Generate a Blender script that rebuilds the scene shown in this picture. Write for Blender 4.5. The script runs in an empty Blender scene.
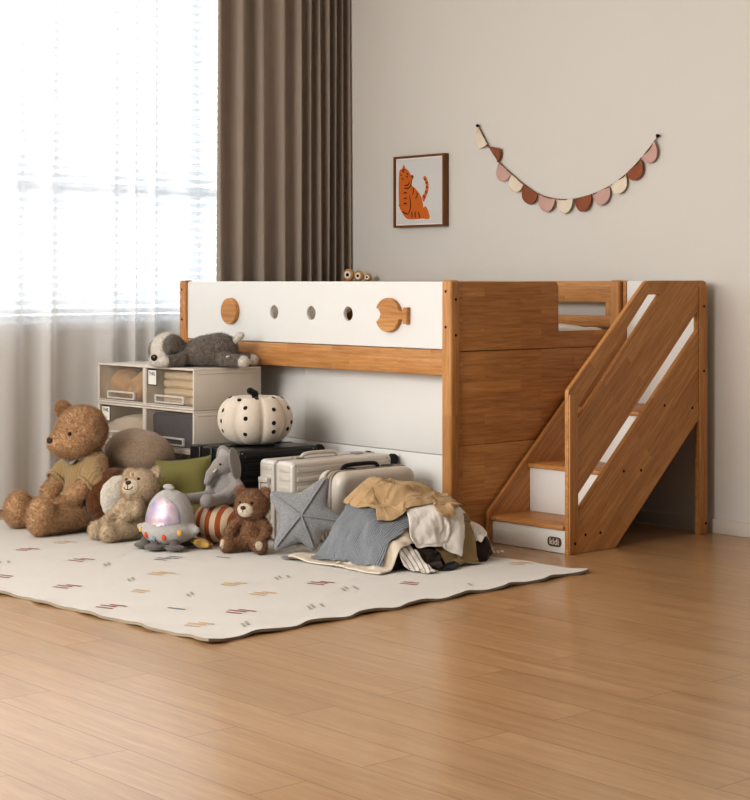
import bpy, bmesh, math, random
import numpy as np
from mathutils import Vector, Matrix, Euler
PI = math.pi
R = math.radians
C = bpy.context.scene.collection
random.seed(7)
rng = np.random.default_rng(11)

# ------------------------------------------------------------------ materials
def s2l(c):
    f = lambda v: v / 12.92 if v <= 0.04045 else ((v + 0.055) / 1.055) ** 2.4
    return tuple(f(x / 255.0) for x in c) + (1.0,)

class NT:
    """small helper around a node tree"""
    def __init__(self, name):
        self.m = bpy.data.materials.new(name)
        self.m.use_nodes = True
        self.t = self.m.node_tree
        self.t.nodes.clear()
        self.out = self.n('ShaderNodeOutputMaterial')
    def n(self, kind, **kw):
        nd = self.t.nodes.new(kind)
        for k, v in kw.items():
            if k in ('ins',):
                for a, b in v.items():
                    nd.inputs[a].default_value = b
            else:
                setattr(nd, k, v)
        return nd
    def l(self, a, b):
        self.t.links.new(a, b)
    def coords(self, scale=(1, 1, 1), rot=(0, 0, 0), kind='Object'):
        tc = self.n('ShaderNodeTexCoord')
        mp = self.n('ShaderNodeMapping')
        mp.inputs['Scale'].default_value = scale
        mp.inputs['Rotation'].default_value = rot
        self.l(tc.outputs[kind], mp.inputs['Vector'])
        return mp.outputs['Vector']
    def noise(self, vec, scale, detail=3, rough=0.5):
        nd = self.n('ShaderNodeTexNoise')
        nd.inputs['Scale'].default_value = scale
        nd.inputs['Detail'].default_value = detail
        nd.inputs['Roughness'].default_value = rough
        self.l(vec, nd.inputs['Vector'])
        return nd.outputs['Fac']
    def ramp(self, fac, stops):
        r = self.n('ShaderNodeValToRGB')
        el = r.color_ramp.elements
        while len(el) < len(stops):
            el.new(0.5)
        for e, (p, c) in zip(el, stops):
            e.position = p
            e.color = c
        self.l(fac, r.inputs['Fac'])
        return r.outputs['Color']
    def mix(self, fac, a, b, mode='MIX'):
        m = self.n('ShaderNodeMix', data_type='RGBA', blend_type=mode)
        if isinstance(fac, (int, float)):
            m.inputs[0].default_value = fac
        else:
            self.l(fac, m.inputs[0])
        for i, x in ((6, a), (7, b)):
            if isinstance(x, tuple):
                m.inputs[i].default_value = x
            else:
                self.l(x, m.inputs[i])
        return m.outputs[2]
    def bump(self, h, strength, dist=0.002, normal=None):
        b = self.n('ShaderNodeBump')
        b.inputs['Strength'].default_value = strength
        b.inputs['Distance'].default_value = dist
        self.l(h, b.inputs['Height'])
        if normal:
            self.l(normal, b.inputs['Normal'])
        return b.outputs['Normal']
    def bsdf(self, color, rough=0.6, metallic=0.0, normal=None, sheen=0.0, spec=0.5, coat=0.0):
        p = self.n('ShaderNodeBsdfPrincipled')
        if isinstance(color, tuple):
            p.inputs['Base Color'].default_value = color
        else:
            self.l(color, p.inputs['Base Color'])
        if isinstance(rough, (int, float)):
            p.inputs['Roughness'].default_value = rough
        else:
            self.l(rough, p.inputs['Roughness'])
        p.inputs['Metallic'].default_value = metallic
        p.inputs['Specular IOR Level'].default_value = spec
        if sheen:
            p.inputs['Sheen Weight'].default_value = sheen
            p.inputs['Sheen Roughness'].default_value = 0.5
        if coat:
            p.inputs['Coat Weight'].default_value = coat
            p.inputs['Coat Roughness'].default_value = 0.15
        if normal is not None:
            self.l(normal, p.inputs['Normal'])
        return p.outputs['BSDF']
    def done(self, sh):
        self.l(sh, self.out.inputs['Surface'])
        return self.m

def m_plain(name, col, rough=0.5, metallic=0.0, var=0.04, nscale=6.0, bump=0.0, bscale=200, spec=0.4):
    t = NT(name)
    v = t.coords()
    c = s2l(col)
    dk = tuple(max(0, x * (1 - var * 2.5)) for x in c[:3]) + (1,)
    col_s = t.mix(t.noise(v, nscale), dk, tuple(min(1, x * (1 + var)) for x in c[:3]) + (1,))
    nrm = t.bump(t.noise(v, bscale, 2), bump) if bump else None
    return t.done(t.bsdf(col_s, rough, metallic, nrm, spec=spec))

def m_plush(name, col, dark=0.72, scale=90.0, strength=1.0, dist=0.004, sheen=0.35):
    """curly pile: soft clumps and fine noise drive both the colour and the relief"""
    t = NT(name)
    v = t.coords()
    c = s2l(col)
    wv = t.n('ShaderNodeTexNoise'); wv.inputs['Scale'].default_value = scale * 0.6; t.l(v, wv.inputs['Vector'])
    mu = t.n('ShaderNodeVectorMath', operation='SCALE'); mu.inputs['Scale'].default_value = 0.028
    ad = t.n('ShaderNodeVectorMath', operation='ADD')
    t.l(wv.outputs['Color'], mu.inputs[0]); t.l(v, ad.inputs[0]); t.l(mu.outputs[0], ad.inputs[1])
    vo = t.n('ShaderNodeTexVoronoi', feature='SMOOTH_F1')
    vo.inputs['Scale'].default_value = scale * 1.25
    vo.inputs['Smoothness'].default_value = 0.7
    t.l(ad.outputs[0], vo.inputs['Vector'])
    nz = t.noise(ad.outputs[0], scale * 2.2, 4, 0.65)
    h = t.n('ShaderNodeMath', operation='MULTIPLY_ADD')
    t.l(vo.outputs['Distance'], h.inputs[0]); h.inputs[1].default_value = -0.75; t.l(nz, h.inputs[2])
    dk = tuple(x * dark for x in c[:3]) + (1,)
    lt = tuple(min(1, x * 1.08) for x in c[:3]) + (1,)
    col_s = t.ramp(h.outputs[0], [(-0.0, dk), (0.42, lt)])
    nb = t.bump(h.outputs[0], strength, dist)
    return t.done(t.bsdf(col_s, 0.95, 0, nb, sheen=sheen, spec=0.1))

def m_knit(name, col, scale=160, strength=0.8, axis='x', dark=0.7, dist=0.003):
    """ribbed / knitted cloth"""
    t = NT(name)
    v = t.coords()
    w = t.n('ShaderNodeTexWave', wave_type='BANDS', bands_direction=axis.upper())
    w.inputs['Scale'].default_value = scale
    w.inputs['Distortion'].default_value = 1.2
    w.inputs['Detail'].default_value = 1
    t.l(v, w.inputs['Vector'])
    n = t.noise(v, scale * 2.5, 3)
    a = t.n('ShaderNodeMath', operation='ADD')
    t.l(w.outputs['Fac'], a.inputs[0]); t.l(n, a.inputs[1])
    c = s2l(col)
    cs = t.ramp(a.outputs[0], [(0.3, tuple(x * dark for x in c[:3]) + (1,)), (1.2, tuple(min(1, x * 1.1) for x in c[:3]) + (1,))])
    return t.done(t.bsdf(cs, 0.95, 0, t.bump(a.outputs[0], strength, dist), sheen=0.2, spec=0.1))

def m_cloth(name, col, scale=700, strength=0.35, var=0.1, sheen=0.1):
    t = NT(name)
    v = t.coords()
    c = s2l(col)
    n1 = t.noise(v, 9, 3)
    n2 = t.noise(v, scale, 2)
    cs = t.mix(n1, tuple(x * (1 - var) for x in c[:3]) + (1,), tuple(min(1, x * (1 + var)) for x in c[:3]) + (1,))
    return t.done(t.bsdf(cs, 0.9, 0, t.bump(n2, strength, 0.001), sheen=sheen, spec=0.15))

def m_wood(name, light, dark, uv='xz', rot=0.0, stave=(0.34, 0.045), rough=0.42, var=1.0):
    """oiled finger jointed staves; uv = which object axes are (along the grain, across it)"""
    t = NT(name)
    tc = t.n('ShaderNodeTexCoord')
    sp = t.n('ShaderNodeSeparateXYZ')
    t.l(tc.outputs['Object'], sp.inputs[0])
    cb = t.n('ShaderNodeCombineXYZ')
    third = [a for a in 'xyz' if a not in uv][0]
    for i, a in enumerate(uv + third):
        t.l(sp.outputs['XYZ'.index(a.upper())], cb.inputs[i])
    mp = t.n('ShaderNodeMapping')
    mp.inputs['Rotation'].default_value = (0, 0, rot)
    t.l(cb.outputs[0], mp.inputs['Vector'])
    vec = mp.outputs['Vector']
    br = t.n('ShaderNodeTexBrick')
    br.offset = 0.37
    br.squash = 1.0
    br.inputs['Scale'].default_value = 1.0
    br.inputs['Brick Width'].default_value = stave[0]
    br.inputs['Row Height'].default_value = stave[1]
    br.inputs['Mortar Size'].default_value = 0.0004
    br.inputs['Mortar Smooth'].default_value = 0.6
    br.inputs['Bias'].default_value = 0.0
    br.inputs['Color1'].default_value = (0, 0, 0, 1)
    br.inputs['Color2'].default_value = (1, 1, 1, 1)
    br.inputs['Mortar'].default_value = (0.35, 0.35, 0.35, 1)
    t.l(vec, br.inputs['Vector'])
    mg = t.n('ShaderNodeMapping')
    mg.inputs['Scale'].default_value = (3.0, 46.0, 46.0)
    t.l(vec, mg.inputs['Vector'])
    # offset the grain per stave
    ad = t.n('ShaderNodeVectorMath', operation='ADD')
    t.l(mg.outputs['Vector'], ad.inputs[0])
    sc = t.n('ShaderNodeVectorMath', operation='SCALE')
    sc.inputs['Scale'].default_value = 31.0
    t.l(br.outputs['Color'], sc.inputs[0])
    t.l(sc.outputs[0], ad.inputs[1])
    g1 = t.noise(ad.outputs[0], 1.6, 5, 0.6)
    g2 = t.noise(ad.outputs[0], 6.0, 3, 0.5)
    gg = t.n('ShaderNodeMath', operation='MULTIPLY_ADD')
    t.l(g2, gg.inputs[0]); gg.inputs[1].default_value = 0.35
    t.l(g1, gg.inputs[2])
    L, D = s2l(light), s2l(dark)
    c0 = t.ramp(gg.outputs[0], [(0.35, D), (0.85, L)])
    tint = t.ramp(br.outputs['Color'], [(0.0, (1 - .13 * var, 1 - .16 * var, 1 - .18 * var, 1)), (1.0, (1 + .05 * var, 1 + .05 * var, 1 + .05 * var, 1))])
    c1 = t.mix(1.0, c0, tint, 'MULTIPLY')
    nb = t.bump(g2, 0.06, 0.001)
    return t.done(t.bsdf(c1, rough, 0, nb, spec=0.35))

WL, WD = (206, 154, 98), (162, 108, 60)
M = {}
M['wood_x'] = m_wood('oiled wood, grain along the bed', WL, WD, 'xz')
M['wood_y'] = m_wood('oiled wood, grain across the bed', WL, WD, 'yz', stave=(0.36, 0.047))
M['wood_z'] = m_wood('oiled wood, upright grain', WL, WD, 'zx', stave=(0.9, 0.08))
M['wood_diag'] = m_wood('oiled wood, sloping grain', WL, WD, 'yz', rot=-R(43), stave=(0.5, 0.055))
M['wood_tread'] = m_wood('oiled wood, stair tread', WL, WD, 'xy', stave=(0.5, 0.06))
M['wood_frame'] = m_wood('walnut picture frame', (136, 88, 48), (96, 58, 28), 'zx', stave=(2, 1))
M['bead_wood'] = m_wood('pale turned wood', (216, 170, 108), (190, 140, 82), 'xz', stave=(2, 1))
M['white_board'] = m_plain('white lacquered board', (229, 228, 224), 0.38, var=0.01, nscale=2)
M['bolt'] = m_plain('dark bolt cap', (38, 28, 22), 0.4, 0.6)
M['hole'] = m_plain('drilled hole', (30, 20, 12), 0.8)
M['bedding'] = m_cloth('white cotton bedding', (232, 229, 224), 600, 0.3, 0.02)
M['logo_dark'] = m_plain('grey brown badge', (92, 78, 66), 0.5)
M['logo_light'] = m_plain('pale lettering', (214, 206, 196), 0.5)
# ------------------------------------------------------------------ surfaces
def mat_floor():
    t = NT('oak plank floor')
    v = t.coords((1, 1, 1))
    br = t.n('ShaderNodeTexBrick')
    br.offset = 0.43
    br.inputs['Scale'].default_value = 1.0
    br.inputs['Brick Width'].default_value = 1.15
    br.inputs['Row Height'].default_value = 0.165
    br.inputs['Mortar Size'].default_value = 0.0013
    br.inputs['Mortar Smooth'].default_value = 0.4
    br.inputs['Color1'].default_value = (0, 0, 0, 1)
    br.inputs['Color2'].default_value = (1, 1, 1, 1)
    br.inputs['Mortar'].default_value = (0.5, 0.5, 0.5, 1)
    t.l(v, br.inputs['Vector'])
    mg = t.n('ShaderNodeMapping')
    mg.inputs['Scale'].default_value = (1.6, 24, 1)
    t.l(v, mg.inputs['Vector'])
    ad = t.n('ShaderNodeVectorMath', operation='ADD')
    sc = t.n('ShaderNodeVectorMath', operation='SCALE')
    sc.inputs['Scale'].default_value = 17.0
    t.l(br.outputs['Color'], sc.inputs[0])
    t.l(mg.outputs[0], ad.inputs[0]); t.l(sc.outputs[0], ad.inputs[1])
    g1 = t.noise(ad.outputs[0], 1.3, 6, 0.62)
    g2 = t.noise(ad.outputs[0], 7.0, 3, 0.5)
    base = t.ramp(g1, [(0.28, s2l((172, 134, 94))), (0.72, s2l((197, 161, 121)))])
    fine = t.ramp(g2, [(0.3, (0.90, 0.89, 0.87, 1)), (0.7, (1.03, 1.03, 1.03, 1))])
    c = t.mix(1.0, base, fine, 'MULTIPLY')
    tint = t.ramp(br.outputs['Color'], [(0, (0.93, 0.92, 0.90, 1)), (1, (1.04, 1.04, 1.05, 1))])
    c = t.mix(1.0, c, tint, 'MULTIPLY')
    c = t.mix(br.outputs['Fac'], c, s2l((120, 80, 46)))
    inv = t.n('ShaderNodeMath', operation='SUBTRACT'); inv.inputs[0].default_value = 1.0
    t.l(br.outputs['Fac'], inv.inputs[1])
    n1 = t.bump(inv.outputs[0], 0.35, 0.001)
    n2 = t.bump(g2, 0.05, 0.001, n1)
    rg = t.n('ShaderNodeMapRange')
    rg.inputs['To Min'].default_value = 0.25; rg.inputs['To Max'].default_value = 0.38
    t.l(g1, rg.inputs['Value'])
    return t.done(t.bsdf(c, rg.outputs[0], 0, n2, spec=0.55, coat=0.25))

M['floor'] = mat_floor()
M['wall'] = m_plain('warm beige painted wall', (217, 213, 206), 0.85, var=0.012, nscale=1.3, bump=0.08, bscale=180, spec=0.15)
M['ceiling'] = m_plain('white ceiling paint', (236, 233, 228), 0.9, var=0.01)
M['skirting'] = m_plain('beige painted skirting', (214, 206, 196), 0.6, var=0.01)
M['frame_white'] = m_plain('white window frame', (235, 236, 238), 0.4, var=0.01)

def mat_glass():
    t = NT('window glass')
    tr = t.n('ShaderNodeBsdfTransparent')
    tr.inputs['Color'].default_value = (0.96, 0.98, 1.0, 1)
    gl = t.n('ShaderNodeBsdfGlossy'); gl.inputs['Roughness'].default_value = 0.02
    fr = t.n('ShaderNodeFresnel'); fr.inputs['IOR'].default_value = 1.3
    mx = t.n('ShaderNodeMixShader')
    t.l(fr.outputs[0], mx.inputs[0]); t.l(tr.outputs[0], mx.inputs[1]); t.l(gl.outputs[0], mx.inputs[2])
    return t.done(mx.outputs[0])
M['glass'] = mat_glass()

def mat_sheer():
    t = NT('white sheer voile')
    v = t.coords()
    n = t.noise(v, 500, 2)
    tr = t.n('ShaderNodeBsdfTransparent')
    tr.inputs['Color'].default_value = (1, 1, 1, 1)
    tl = t.n('ShaderNodeBsdfTranslucent'); tl.inputs['Color'].default_value = s2l((246, 246, 246))
    df = t.n('ShaderNodeBsdfDiffuse'); df.inputs['Color'].default_value = s2l((250, 247, 243))
    m1 = t.n('ShaderNodeMixShader'); m1.inputs[0].default_value = 0.66
    t.l(tl.outputs[0], m1.inputs[1]); t.l(df.outputs[0], m1.inputs[2])
    # seen edge-on the folds get denser
    lw = t.n('ShaderNodeLayerWeight'); lw.inputs['Blend'].default_value = 0.5
    mr = t.n('ShaderNodeMapRange')
    mr.inputs['To Min'].default_value = 0.62; mr.inputs['To Max'].default_value = 1.0
    t.l(lw.outputs['Facing'], mr.inputs['Value'])
    nm = t.n('ShaderNodeMath', operation='MULTIPLY_ADD')
    t.l(n, nm.inputs[0]); nm.inputs[1].default_value = 0.06; t.l(mr.outputs[0], nm.inputs[2])
    m2 = t.n('ShaderNodeMixShader')
    t.l(nm.outputs[0], m2.inputs[0]); t.l(tr.outputs[0], m2.inputs[1]); t.l(m1.outputs[0], m2.inputs[2])
    return t.done(m2.outputs[0])
M['sheer'] = mat_sheer()

def mat_slat():
    t = NT('white blind slat')
    v = t.coords()
    n = t.noise(v, 3, 1)
    c = t.mix(n, s2l((236, 240, 244)), s2l((244, 246, 248)))
    tl = t.n('ShaderNodeBsdfTranslucent'); t.l(c, tl.inputs['Color'])
    df = t.bsdf(c, 0.5)
    m = t.n('ShaderNodeMixShader'); m.inputs[0].default_value = 0.12
    t.l(tl.outputs[0], m.inputs[1]); t.l(df, m.inputs[2])
    return t.done(m.outputs[0])
M['slat'] = mat_slat()
M['drape'] = m_cloth('taupe blackout curtain', (164, 151, 139), 900, 0.25, 0.05, sheen=0.1)

def mat_frost():
    t = NT('milky clear plastic')
    v = t.coords()
    n = t.noise(v, 2.5, 2)
    tr = t.n('ShaderNodeBsdfTransparent'); tr.inputs['Color'].default_value = (0.96, 0.95, 0.93, 1)
    df = t.bsdf(t.mix(n, s2l((214, 198, 180)), s2l((226, 212, 196))), 0.3)
    m = t.n('ShaderNodeMixShader'); m.inputs[0].default_value = 0.085
    t.l(tr.outputs[0], m.inputs[1]); t.l(df, m.inputs[2])
    return t.done(m.outputs[0])
M['frost'] = mat_frost()
def mat_rim():
    t = NT('clear plastic rim')
    v = t.coords()
    tr = t.n('ShaderNodeBsdfTransparent')
    df = t.bsdf(t.mix(t.noise(v, 4, 1), s2l((226, 222, 216)), s2l((238, 234, 228))), 0.25)
    m = t.n('ShaderNodeMixShader'); m.inputs[0].default_value = 0.62
    t.l(tr.outputs[0], m.inputs[1]); t.l(df, m.inputs[2])
    return t.done(m.outputs[0])
M['rim'] = mat_rim()
M['box_plastic'] = m_plain('off white box plastic', (221, 211, 198), 0.45, var=0.015)
M['paper'] = m_plain('white paper label', (236, 232, 224), 0.7, var=0.01)
M['ink'] = m_plain('black ink', (40, 38, 38), 0.7)

# ------------------------------------------------------------------ mesh helpers
class MB:
    def __init__(self):
        self.v, self.f, self.mi = [], [], []
    def add(self, verts, faces, mi=0):
        o = len(self.v)
        self.v.extend([tuple(p) for p in verts])
        self.f.extend([tuple(i + o for i in f) for f in faces])
        self.mi.extend([mi] * len(faces))
        return self
    def box(self, lo, hi, bev=0.0, seg=2, mat=None, mi=0):
        bm = bmesh.new()
        bmesh.ops.create_cube(bm, size=1.0)
        s = [hi[i] - lo[i] for i in range(3)]
        c = [(hi[i] + lo[i]) / 2 for i in range(3)]
        for v in bm.verts:
            v.co = Vector((v.co.x * s[0] + c[0], v.co.y * s[1] + c[1], v.co.z * s[2] + c[2]))
        if bev > 0:
            bmesh.ops.bevel(bm, geom=bm.edges[:], offset=min(bev, min(s) * 0.49), segments=seg, profile=0.5, affect='EDGES')
        self.bm(bm, mat, mi)
        return self
    def bm(self, bm, mat=None, mi=0):
        bm.verts.ensure_lookup_table()
        bm.verts.index_update()
        vs = [(mat @ v.co if mat else v.co.copy()) for v in bm.verts]
        self.add(vs, [[v.index for v in f.verts] for f in bm.faces], mi)
        bm.free()
    def ell(self, c, r, rot=None, seg=20, rings=12, mi=0):
        m = rot.to_3x3() if rot is not None else Matrix.Identity(3)
        vs, fs = [], []
        vs.append(Vector((0, 0, 1)))
        for i in range(1, rings):
            a = PI * i / rings
            for j in range(seg):
                b = 2 * PI * j / seg
                vs.append(Vector((math.sin(a) * math.cos(b), math.sin(a) * math.sin(b), math.cos(a))))
        vs.append(Vector((0, 0, -1)))
        n = len(vs) - 1
        for j in range(seg):
            fs.append((0, 1 + j, 1 + (j + 1) % seg))
            fs.append((n, n - seg + (j + 1) % seg, n - seg + j))
        for i in range(rings - 2):
            for j in range(seg):
                a = 1 + i * seg
                fs.append((a + j, a + seg + j, a + seg + (j + 1) % seg, a + (j + 1) % seg))
        cc = Vector(c)
        out = [m @ Vector((p.x * r[0], p.y * r[1], p.z * r[2])) + cc for p in vs]
        return self.add(out, fs, mi)
    def tube(self, pts, r, seg=10, closed=False, cap=True, mi=0):
        pts = [Vector(p) for p in pts]
        n = len(pts)
        rs = r if isinstance(r, (list, tuple)) else [r] * n
        vs, fs = [], []
        up = Vector((0, 0, 1))
        prev = None
        for i, p in enumerate(pts):
            if closed:
                d = pts[(i + 1) % n] - pts[i - 1]
            else:
                d = pts[min(i + 1, n - 1)] - pts[max(i - 1, 0)]
            d.normalize()
            if prev is None:
                a = d.cross(up)
                if a.length < 1e-3:
                    a = d.cross(Vector((1, 0, 0)))
            else:
                a = prev - d * prev.dot(d)
            a.normalize()
            prev = a
            b = d.cross(a)
            for k in range(seg):
                t = 2 * PI * k / seg
                vs.append(p + (a * math.cos(t) + b * math.sin(t)) * rs[i])
        m = n if closed else n - 1
        for i in range(m):
            for k in range(seg):
                i2 = (i + 1) % n
                fs.append((i * seg + k, i * seg + (k + 1) % seg, i2 * seg + (k + 1) % seg, i2 * seg + k))
        if cap and not closed:
            fs.append(tuple(range(seg - 1, -1, -1)))
            fs.append(tuple((n - 1) * seg + k for k in range(seg)))
        return self.add(vs, fs, mi)
    def lathe(self, prof, seg=32, mat=None, mi=0):
        """prof: (radius, z) pairs from bottom to top"""
        vs, fs = [], []
        for (r, z) in prof:
            for k in range(seg):
                a = 2 * PI * k / seg
                vs.append(Vector((r * math.cos(a), r * math.sin(a), z)))
        n = len(prof)
        for i in range(n - 1):
            for k in range(seg):
                fs.append((i * seg + k, i * seg + (k + 1) % seg, (i + 1) * seg + (k + 1) % seg, (i + 1) * seg + k))
        if prof[0][0] > 1e-6:
            fs.append(tuple(range(seg - 1, -1, -1)))
        if prof[-1][0] > 1e-6:
            fs.append(tuple((n - 1) * seg + k for k in range(seg)))
        if mat:
            vs = [mat @ v for v in vs]
        return self.add(vs, fs, mi)
    def grid(self, P, mi=0, closed_u=False):
        """P: array (n, m, 3)"""
        n, m = P.shape[:2]
        vs = P.reshape(-1, 3).tolist()
        fs = []
        for i in range(n if closed_u else n - 1):
            for j in range(m - 1):
                i2 = (i + 1) % n
                fs.append((i * m + j, i2 * m + j, i2 * m + j + 1, i * m + j + 1))
        return self.add(vs, fs, mi)
    def mesh(self, name, mats, smooth=35.0, weld=False):
        me = bpy.data.meshes.new(name)
        me.from_pydata(self.v, [], self.f)
        if not isinstance(mats, (list, tuple)):
            mats = [mats]
        for m in mats:
            me.materials.append(m)
        if len(mats) > 1:
            me.polygons.foreach_set('material_index', self.mi)
        me.validate()
        me.update()
        if smooth:
            me.shade_smooth()
            if smooth < 180:
                me.set_sharp_from_angle(angle=R(smooth))
        return me

LOC = {}
def root_loc(o):
    while o.parent:
        o = o.parent
    return LOC.get(o.name, Vector((0, 0, 0)))

def obj(name, mb, mats, parent=None, smooth=35.0, world=False, label=None):
    """one mesh object; world=True: vertices were given in room coordinates"""
    if isinstance(mb, MB):
        if world and parent is not None:
            L = root_loc(parent)
            mb.v = [(p[0] - L[0], p[1] - L[1], p[2] - L[2]) for p in mb.v]
        me = mb.mesh(name, mats, smooth)
    else:
        me = mb
    o = bpy.data.objects.new(name, me)
    C.objects.link(o)
    if parent is not None:
        o.parent = parent
    if label:
        o['label'] = label
    return o

def tag(o, label, cat, group=None, kind=None):
    o['label'] = label
    o['category'] = cat
    if group:
        o['group'] = group
    if kind:
        o['kind'] = kind
    return o

def thing(name, label, cat, loc=(0, 0, 0), rz=0.0, group=None):
    o = bpy.data.objects.new(name, None)
    C.objects.link(o)
    o.empty_display_size = 0.05
    o.location = loc
    o.rotation_euler = (0, 0, R(rz))
    LOC[o.name] = Vector(loc)
    return tag(o, label, cat, group)

def single(name, mb, mats, label, cat, loc, smooth=35.0, group=None, world=True, rz=0.0):
    """a thing that is one mesh, with its origin at loc"""
    if world:
        mb.v = [(p[0] - loc[0], p[1] - loc[1], p[2] - loc[2]) for p in mb.v]
    o = obj(name, mb, mats, None, smooth)
    o.location = loc
    o.rotation_euler = (0, 0, R(rz))
    return tag(o, label, cat, group)

def struct(name, mb, mats, smooth=35.0, parent=None):
    o = obj(name, mb, mats, parent, smooth)
    if parent is None:
        o['kind'] = 'structure'
        o['label'] = name.replace('_', ' ')
    return o

def round_poly(pts, rad, seg=6):
    """round the corners of a polygon; rad: one radius or one per corner"""
    n = len(pts)
    out = []
    rs = rad if isinstance(rad, (list, tuple)) else [rad] * n
    for i in range(n):
        p, a, b = Vector(pts[i]), Vector(pts[i - 1]), Vector(pts[(i + 1) % n])
        r = rs[i]
        if r <= 0:
            out.append(tuple(p)); continue
        u, w = (a - p), (b - p)
        lu, lw = u.length, w.length
        u.normalize(); w.normalize()
        ang = u.angle(w)
        d = min(r / math.tan(ang / 2), lu * 0.48, lw * 0.48)
        s, e = p + u * d, p + w * d
        for k in range(seg + 1):
            t = k / seg
            out.append(tuple(s * (1 - t) ** 2 + p * 2 * t * (1 - t) + e * t * t))
    return out

def circle(cx, cy, r, n=28):
    return [(cx + r * math.cos(2 * PI * k / n), cy + r * math.sin(2 * PI * k / n)) for k in range(n)]

def plate(polys, plane, lo, hi, bev=0.0015, mi=0, mb=None):
    """solid plate with holes: polys[0] outline, the rest holes, in plane 'xz','yz' or 'xy', spanning lo..hi on the third axis"""
    cu = bpy.data.curves.new('tmp', 'CURVE')
    cu.dimensions = '2D'
    cu.fill_mode = 'BOTH'
    th = hi - lo
    cu.extrude = th / 2 - bev
    cu.bevel_depth = bev
    cu.bevel_resolution = 1
    cu.offset = -bev
    for p in polys:
        s = cu.splines.new('POLY')
        s.points.add(len(p) - 1)
        for q, (x, y) in zip(s.points, p):
            q.co = (x, y, 0, 1)
        s.use_cyclic_u = True
    o = bpy.data.objects.new('tmp', cu)
    me = bpy.data.meshes.new_from_object(o)
    mid = (lo + hi) / 2
    vs = []
    for v in me.vertices:
        x, y, z = v.co
        if plane == 'xz':
            vs.append((x, mid - z, y))
        elif plane == 'yz':
            vs.append((mid + z, x, y))
        else:
            vs.append((x, y, mid + z))
    fs = [tuple(p.vertices) for p in me.polygons]
    bpy.data.objects.remove(o); bpy.data.curves.remove(cu); bpy.data.meshes.remove(me)
    mb = mb or MB()
    return mb.add(vs, fs, mi)

def text_mb(txt, size, mat, mb=None, depth=0.0004, mi=0):
    cu = bpy.data.curves.new('tmp', 'FONT')
    cu.body = txt
    cu.size = size
    cu.align_x = 'CENTER'; cu.align_y = 'CENTER'
    cu.extrude = depth
    cu.offset = size * 0.012
    o = bpy.data.objects.new('tmp', cu)
    me = bpy.data.meshes.new_from_object(o)
    vs = [mat @ v.co for v in me.vertices]
    fs = [tuple(p.vertices) for p in me.polygons]
    bpy.data.objects.remove(o); bpy.data.curves.remove(cu); bpy.data.meshes.remove(me)
    mb = mb or MB()
    return mb.add(vs, fs, mi)

def catmull(pts, n=6, closed=True):
    P = [np.array(p, float) for p in pts]
    N = len(P)
    out = []
    rng_ = range(N) if closed else range(N - 1)
    for i in rng_:
        if closed:
            a, b, c, d = P[i - 1], P[i], P[(i + 1) % N], P[(i + 2) % N]
        else:
            a, b, c, d = P[max(i - 1, 0)], P[i], P[i + 1], P[min(i + 2, N - 1)]
        for k in range(n):
            t = k / n
            out.append(tuple(0.5 * ((2 * b) + (-a + c) * t + (2 * a - 5 * b + 4 * c - d) * t * t + (-a + 3 * b - 3 * c + d) * t ** 3)))
    if not closed:
        out.append(tuple(P[-1]))
    return out

# ------------------------------------------------------------------ soft bodies: smooth union of blobs -> one surface
_lat = rng.random((32, 32, 32))
def vnoise(P, scale, off=0.0):
    Q = P * scale + off
    I = np.floor(Q).astype(int)
    f = Q - I
    f = f * f * (3 - 2 * f)
    r = 0
    for dx in (0, 1):
        for dy in (0, 1):
            for dz in (0, 1):
                w = (f[:, 0] if dx else 1 - f[:, 0]) * (f[:, 1] if dy else 1 - f[:, 1]) * (f[:, 2] if dz else 1 - f[:, 2])
                r = r + w * _lat[(I[:, 0] + dx) % 32, (I[:, 1] + dy) % 32, (I[:, 2] + dz) % 32]
    return r * 2 - 1

def E(c, r, rot=None, k=None):
    return ('e', np.array(c, float), np.array(r if hasattr(r, '__len__') else (r, r, r), float),
            np.array((rot.to_3x3() if rot is not None else Matrix.Identity(3))), k)
def K(a, b, ra, rb, k=None):
    return ('c', np.array(a, float), np.array(b, float), (ra, rb), k)

def sdf_eval(prims, X, kk):
    F = None
    for p in prims:
        k = p[-1] if p[-1] is not None else kk
        if p[0] == 'e':
            q = (X - p[1]) @ p[3]
            k0 = np.linalg.norm(q / p[2], axis=-1)
            k1 = np.linalg.norm(q / (p[2] ** 2), axis=-1) + 1e-9
            d = k0 * (k0 - 1) / k1
        else:
            ab = p[2] - p[1]
            t = np.clip(((X - p[1]) @ ab) / (ab @ ab), 0, 1)
            d = np.linalg.norm(X - p[1] - t[..., None] * ab, axis=-1) - (p[3][0] + t * (p[3][1] - p[3][0]))
        if F is None:
            F = d
        else:
            h = np.clip(0.5 + 0.5 * (F - d) / k, 0, 1)
            F = F * (1 - h) + d * h - k * h * (1 - h)
    return F

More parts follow.
